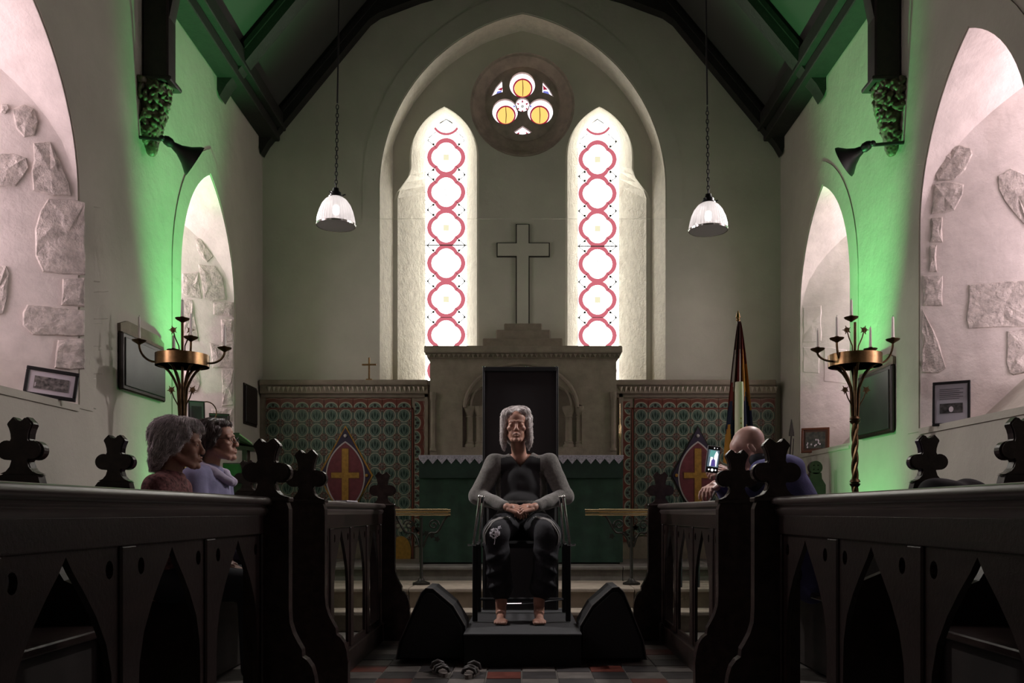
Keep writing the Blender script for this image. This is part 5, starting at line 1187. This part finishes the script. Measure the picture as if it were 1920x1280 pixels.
# clothing
jum = mat('grey_jumper', (.115, .108, .098), .9, var=.25, vscale=60, bump=.003, bscale=60, sheen=.3)
cl = [('e', (0, 5.69, 1.02), (.172, .118, .22)), ('e', (-.01, 5.64, .93), (.155, .12, .10)), ('c', (-.13, 5.68, 1.192), .068, (.13, 5.68, 1.192), .068), ('c', (-.07, 5.69, 1.225), .05, (.07, 5.69, 1.225), .05), ('e', (0, 5.66, .86), (.165, .12, .08))]
for s in (-1, 1):
    cl += [('c', SHL[s], .068, ELB[s], .056), ('e', ELB[s], (.058, .055, .055)), ('c', ELB[s], .056, (WRI[s][0]*1.0+s*.022, 5.425, .920), .038)]
    for k in range(4):
        u = k/4; p = V(*SHL[s]).lerp(V(*ELB[s]), .25+u*.7); cl.append(('e', p+V(s*.004, -.012, 0), (.062, .052, .014), Euler((0, s*.6, 0))))
jumper = blob('jumper', cl, .007, 4, jum, wo, nz=.006, nscale=16)
bk = mat('dark_front', (.010, .010, .011), .9)  # near-black colour for the jumper front
jm = jumper.data; jm.materials.append(bk); import bmesh
bm = bmesh.new(); bm.from_mesh(jm); kill = []
for f in bm.faces:
    c = f.calc_center_median(); u = abs(c.x+.008)
    if c.y < 5.70 and c.z > 1.175 and u < (c.z-1.185)*.8+.008 and f.normal.y < .3: kill.append(f)
    elif 5.50 < c.y < 5.665 and f.normal.y < -.10 and u < .128 and .955 < c.z < 1.25-.3*max(0, u-.08): f.material_index = 1
bmesh.ops.delete(bm, geom=kill, context='FACES'); bm.to_mesh(jm); bm.free()
b = MB(); b.box((-.030, 5.50, .885), (.012, 5.515, .945), .004); b.build('dark_tab', mat('dark_front', (.01, .01, .01), .9), jumper)
tro = mat('black_trousers', (.012, .012, .016), .85, var=.3, vscale=20, bump=.004, bscale=25)
tp = [('e', (0, 5.68, .80), (.19, .15, .10))]
for s in (-1, 1):
    tp += [('c', (s*.095, 5.66, .795), .105, (s*.158, 5.31, .755), .082), ('e', (s*.160, 5.30, .735), (.085, .075, .078)), ('c', (s*.160, 5.31, .72), .080, (s*.135, 5.365, .44), .074), ('c', (s*.135, 5.365, .44), .074, (s*.128, 5.37, .405), .080)]
    for k in range(3): tp.append(('e', (s*.15, 5.31+.02*k, .62-.09*k), (.082, .074, .03), Euler((0, s*.5, .3))))
trs = blob('trousers', tp, .007, 3, tro, wo, nz=.006, nscale=14)
TT = tree_of(trs)
def on_tr(p, off=.002):
    h = TT.find_nearest(p); return h[0]+h[1]*off
strip = mat('pale_braid', (.30, .29, .28), .8)
for s in (-1, 1):
    for off in (0, .022):
        b = MB(); pts = []
        for (u, y, z) in ((.075, 5.43, .880), (.12, 5.36, .868), (.165, 5.30, .838), (.205, 5.262, .79), (.232, 5.262, .745), (.238, 5.27, .69)):
            pts.append((s*(u-off*.75), y-.004, z-off*.4+.002))
        pts = [V(*pts[i]).lerp(V(*pts[i+1]), q/3) for i in range(5) for q in range(3)]+[V(*pts[5])]; b.tube([on_tr(p) for p in pts], .0042, 6); b.build('side_stripe', strip, trs, smooth=True)
dm = mat('white_print', (.95, .93, 1.0), .7)
cD = V(-.166, 5.222, .752)
b = MB(); rr = random.Random(5)
for k in range(90):
    a = rr.uniform(0, 2*PI); r_ = .030*math.sqrt(rr.random()); x_, z_ = r_*math.cos(a)*1.05, r_*math.sin(a); b.ell(on_tr(cD+V(x_, 0, z_)), (.0055, .0016, .0036), Euler((0, a, 0)), 8, 4)
for k in range(9): b.ell(on_tr(cD+V(.020+.004*k*.8, 0, .024+.006*(k % 4)+.0016*k)), (.0034, .002, .0034), None, 6, 4)
b.tube([on_tr(cD+V(q, 0, z)) for q, z in ((0, -.026), (.002, -.042), (.001, -.058), (-.003, -.075))], .0026, 5)
b.build('dandelion_print', dm, trs)
# --- two women on the far left bench --------------------------------------
def sitter(name_label, x, y, ztop, ang, hairfn, clothcol, clothname, pitch=0, arms_in=True, k=1.03):
    """facing +X: built facing -Y at the origin, turned at the root"""
    r = empty('person', (x, y, 0), name_label, 'person', rz=ang)
    hz = ztop-.135; H = (0, -.02, hz); hp, T, E = head_prims(H, 0, pitch, k)
    sh = hz-.178
    pr = list(hp)+[('c', (0, .012, hz-.06), .047, (0, .03, sh+.0), .052), ('e', (0, .03, sh-.17), (.15, .10, .22)), ('e', (0, .05, .56), (.17, .14, .12))]
    fi = []; cl_ = [('e', (0, .035, sh-.18), (.175, .125, .23)), ('c', (-.13, .035, sh-.025), .070, (.13, .035, sh-.025), .070), ('e', (0, .03, sh+.02), (.10, .075, .045)), ('e', (0, .02, .66), (.18, .15, .13))]
    for s in (-1, 1):
        S, Eb, Wr = (s*.175, .035, sh-.03), (s*.215, .0, sh-.31), (s*.06, -.24, .62)
        pr += [('c', S, .048, Eb, .038), ('c', Eb, .038, Wr, .025)]; fi += hand(Wr, (-s*.7, -.6, -.2), (0, -.4, .9), (-s*.2, .4, .4), .5, .95)
        pr += [('c', (s*.10, .03, .545), .080, (s*.12, -.40, .53), .055), ('c', (s*.12, -.40, .53), .050, (s*.12, -.40, .09), .034), ('c', (s*.12, -.38, .05), .03, (s*.12, -.52, .035), .024)]
        cl_ += [('c', S, .066, Eb, .056), ('c', Eb, .054, (Wr[0]+s*.03, Wr[1]+.03, Wr[2]+.01), .038)]
    body = blob('body', pr, .0042, 1, skin2 if k > 1.035 else skin, r, fine=fi, carve=list(CARVE), k=.004); CARVE.clear()
    top = blob('top', cl_, .008, 4, clothcol, r, nz=.009, nscale=13)
    tr = [('e', (0, .04, .55), (.19, .16, .085))]
    for s in (-1, 1): tr += [('c', (s*.10, .02, .55), .095, (s*.125, -.38, .535), .075), ('c', (s*.125, -.38, .535), .072, (s*.12, -.38, .14), .055)]
    blob('trousers', tr, .009, 3, mat('dark_cloth', (.02, .02, .028), .85), r)
    for s in (-1, 1):
        b = MB(); b.ell((s*.12, -.46, .04), (.042, .12, .035)); b.build('shoe', black, r, smooth=True)
        b = MB(); b.ell(T((s*.030, -.0755, .000)), (.0110, .0110, .0085)); b.build('eye', mat('eye_white', (.5, .45, .42), .3), r, smooth=True)
        b = MB(); b.ell(T((s*.030, -.0855, .000)), (.0045, .0022, .0045)); b.build('iris', mat('iris', (.03, .02, .015), .3), r, smooth=True)
    hm = hairfn(r, T, E); return r, T, E, top
blouse = mat('patterned_blouse', (.30, .12, .12), .85, col2=(.05, .012, .015), vscale=55)
hA = mat('grey_short_hair', (.46, .41, .42), .55, var=.4, vscale=50)
def hair1(r, T, E):
    pr = [E((0, .038, .050), (.092, .105, .092)), E((0, -.03, .095), (.075, .062, .036)), E((0, .085, -.02), (.078, .048, .085)), E((0, .10, -.075), (.060, .034, .048)), E((0, -.07, .082), (.060, .028, .022))]
    for s in (-1, 1): pr += [E((s*.076, .030, .015), (.022, .065, .060)), E((s*.073, .070, -.035), (.022, .040, .050)), E((s*.072, -.035, .052), (.016, .034, .034))]
    h = blob('hair', pr, .005, 2, hA, r, nz=.007, nscale=40); c = T((0, 0, 0)); cr = T((0, .02, .14))
    strands('hair_strands', h, lambda p: ((p.x-cr.x)*9, (p.y-cr.y)*7+.25, -.55 if p.z > c.z+.03 else -1.0), 1700, mat('pale_grey_hair', (.68, .62, .64), .45, var=.45, vscale=70), .0015, 8, .011, .005, 21, .012); return h
sitter('grey short-haired woman in a red patterned blouse, in profile on the left bench', -1.66, 4.10, 1.335, PI/2+.12, hair1, blouse, 'blouse')
lav = mat('lavender_fleece', (.22, .21, .34), .9, var=.15, vscale=12, bump=.003, bscale=30)
def hair2(r, T, E):
    hb = mat('dark_brown_hair', (.035, .022, .018), .5, var=.4, vscale=50)
    pr = [E((0, .036, .046), (.088, .098, .086)), E((0, -.025, .088), (.070, .055, .032)), E((0, .085, -.02), (.072, .046, .08)), E((0, .10, -.06), (.055, .034, .045))]
    for s in (-1, 1): pr += [E((s*.074, .035, .012), (.020, .055, .058)), E((s*.070, .075, -.03), (.020, .035, .045)), E((s*.072, -.02, .050), (.014, .036, .03))]
    h = blob('hair', pr, .005, 2, hb, r, nz=.006, nscale=40); c = T((0, 0, 0)); cr = T((0, .02, .14))
    strands('hair_strands', h, lambda p: ((p.x-cr.x)*9, (p.y-cr.y)*7+.25, -.55 if p.z > c.z+.03 else -1.0), 1100, mat('brown_hair_light', (.07, .045, .038), .4, var=.5, vscale=70), .0014, 8, .011, .004, 31, .010)
    # spectacles
    for s in (-1, 1):
        b = MB(); b.tube([T((s*.031+.021*math.cos(a), -.106+.012*abs(math.cos(a))*(1 if math.cos(a)*s > 0 else 0), -.003+.017*math.sin(a))) for a in [2*PI*i/16 for i in range(17)]], .0016, 6, False)
        b.tube([T((s*.052, -.094, .004)), T((s*.074, -.05, .006)), T((s*.078, .0, .002)), T((s*.078, .015, -.012))], .0016, 6); b.build('spectacle_frame', black, r)
    b = MB(); b.tube([T((-.010, -.108, .0)), T((0, -.112, .004)), T((.010, -.108, .0))], .0016, 6); b.build('spectacle_bridge', black, r)
    return h
r2, T2, E2, top2 = sitter('dark-haired woman with glasses in a lavender fleece, behind the grey-haired one', -1.70, 4.72, 1.405, PI/2-.05, hair2, lav, 'fleece', pitch=-.12)
zc = 1.405-.135-.125
blob('collar', [('c', (-.07, .06, zc-.01), .030, (-.075, -.03, zc-.05), .028), ('c', (.07, .06, zc-.01), .030, (.075, -.03, zc-.05), .028), ('c', (-.07, .06, zc-.01), .032, (.07, .06, zc-.01), .032), ('c', (-.075, -.03, zc-.05), .026, (-.02, -.10, zc-.10), .022), ('c', (.075, -.03, zc-.05), .026, (.02, -.10, zc-.10), .022)], .006, 3, mat('lilac_scarf', (.40, .35, .46), .9), r2, nz=.005, nscale=25)
# --- man leaning forward with a phone, right --------------------------------
mn = empty('person', (0, 0, 0), 'bald man in a violet-blue jumper leaning over the right stall holding a phone up', 'person')
D = 4.72
hc = P(1401, 838, D); hp, T, E = head_prims((hc.x+.01, D, hc.z-.01), -PI/2-.25, .62, 1.02)
sR = P(1455, 868, D); wrist = P(1369, 886, D-.14); el = V(1.16, D-.20, 1.00)
body = list(hp)+[('c', (hc.x+.03, D, hc.z-.05), .056, (sR.x-.02, D, sR.z-.02), .062), ('e', (sR.x+.02, D, .98), (.10, .14, .17)), ('e', (1.60, D, .62), (.12, .15, .12))]
body += [('c', (sR.x, D-.15, sR.z-.05), .045, el, .038), ('c', el, .038, wrist, .026), ('c', (sR.x, D+.15, sR.z-.05), .045, (1.22, D+.2, 1.0), .040), ('c', (1.22, D+.2, 1.0), .038, (1.08, D+.04, 1.03), .028)]
fing = hand(wrist, (-.95, -.05, .12), (.1, -.75, .6), (-.1, -.3, .9), .75, .95)+hand((1.08, D+.04, 1.03), (-.5, -.5, -.2), (0, 0, 1), (-.5, .5, 0), .6, .95)
for s in (-1, 1): body += [('c', (1.60, D+s*.10, .55), .085, (1.26, D+s*.12, .54), .055), ('c', (1.26, D+s*.12, .54), .05, (1.30, D+s*.12, .08), .035), ('c', (1.30, D+s*.12, .045), .03, (1.16, D+s*.12, .035), .025)]
blob('body', body, .0042, 1, skin2, mn, fine=fing, carve=list(CARVE), k=.004); CARVE.clear()
viol = mat('violet_jumper', (.085, .085, .22), .9, var=.15, vscale=14, bump=.003, bscale=40); navyc = mat('navy_collar', (.008, .010, .018), .85)
cl_ = []
back = [P(1436, 858, D), P(1462, 864, D), P(1482, 885, D), P(1496, 915, D), P(1505, 950, D), V(1.62, D, .72), V(1.62, D, .60)]
rad = [.085, .135, .15, .155, .155, .16, .16]
for (a, c_, ra, rb) in zip(back, back[1:], rad, rad[1:]):
    off = V(-.05, 0, -.085)
    for dy in (-.10, .10): cl_.append(('c', a+off+V(0, dy, 0), ra*.80, c_+off+V(0, dy, 0), rb*.80))
for s in (-1, 1): cl_ += [('c', (sR.x, D+s*.15, sR.z-.040), .082, (1.19, D+s*.20, 1.0), .062), ('e', (sR.x+.03, D+s*.13, sR.z-.05), (.09, .09, .085))]
cl_ += [('c', (1.19, D-.20, 1.0), .058, (wrist.x+.055, wrist.y-.01, wrist.z-.02), .040), ('c', (1.19, D+.20, 1.0), .058, (1.11, D+.07, 1.03), .042)]
j = blob('jumper', cl_, .008, 4, viol, mn, nz=.007, nscale=13)
blob('dark_collar', [('c', (hc.x+.035, D-.055, hc.z-.075), .040, (sR.x+.02, D-.10, sR.z-.015), .055), ('c', (hc.x+.035, D+.055, hc.z-.075), .040, (sR.x+.02, D+.10, sR.z-.015), .055), ('c', (sR.x-.02, D-.06, sR.z+.0), .055, (sR.x-.02, D+.06, sR.z+.0), .055), ('c', (sR.x-.02, D-.15, sR.z-.04), .074, (1.21, D-.21, 1.03), .062)], .007, 3, navyc, j)
tr = [('e', (1.60, D, .57), (.15, .20, .11))]
for s in (-1, 1): tr += [('c', (1.60, D+s*.10, .56), .10, (1.28, D+s*.12, .545), .078), ('c', (1.28, D+s*.12, .545), .074, (1.30, D+s*.12, .12), .058)]
blob('trousers', tr, .009, 3, mat('dark_cloth', (.02, .02, .028), .85), mn)
for s in (-1, 1):
    b = MB(); b.ell((1.22, D+s*.12, .04), (.12, .042, .035)); b.build('shoe', black, mn, smooth=True)
hs_ = MB()
for k in range(90):
    a = R.uniform(-2.2, 2.2); q = V(.078*math.sin(a), .02+.092*math.cos(a), R.uniform(-.05, .01)); hs_.ell(T(q), (.004, .004, .005), None, 5, 4)
0 and hs_.build('stubble_hair', mat('stubble', (.45, .40, .38), .8), mn, kind='stuff')
# phone
ph = empty('phone', tuple(P(1337, 861, D-.20)), 'white-edged phone with a lit screen held up by the bald man', 'phone'); ph.rotation_euler = (.05, .10, .22)
b = MB(); b.box((-.0365, 0, -.072), (.0365, .009, .072), .006); b.build('case', mat('phone_silver', (.55, .55, .58), .3, .4), ph)
b = MB(); b.box((-.034, -.0012, -.069), (.034, .001, .069), .003); b.build('face', black, ph)
b = MB(); b.box((-.031, -.0024, -.040), (.031, -.001, .050)); b.build('screen', glow('screen_view', (.10, .14, .17), 1.0), ph)
sb = MB()
for k, (a, c_, w_, col) in enumerate(((-.016, -.028, .020, 'a'), (.004, -.030, .030, 'b'))): sb.plate([(a-.004, -.036), (a+w_*.55, -.036), (a+w_*.7, .030), (a+w_*.4, .046), (a, .030)], [], .0006, (0, -.0032+.0002*k, 0), (1, 0, 0), (0, 0, 1))
sb.build('window_image', glow('screen_bright', (.85, .88, 1), 1.3), ph)
sb = MB(); sb.plate([(-.012, -.036), (.014, -.036), (.010, -.004), (.0, .004), (-.010, -.006)], [], .0006, (0, -.0040, 0), (1, 0, 0), (0, 0, 1)); sb.build('figure_image', glow('screen_violet', (.10, .07, .28), 1.0), ph)
sb = MB(); sb.plate([(-.024, .012), (.0, .012), (.012, .046), (-.022, .048)], [], .0006, (0, -.0042, 0), (1, 0, 0), (0, 0, 1)); sb.build('roof_image', glow('screen_green', (.12, .34, .32), 1.0), ph)
for (u, v, r_) in ((0, -.056, .0075), (-.019, -.055, .0045), (.019, -.055, .0045), (0, .060, .003), (.016, .060, .002)):
    q = MB(); q.plate(circ(u, v, r_, 12), [], .0008, (0, -.0024, 0), (1, 0, 0), (0, 0, 1)); q.build('screen_button', glow('screen_white', (1, 1, 1), 1.3), ph)
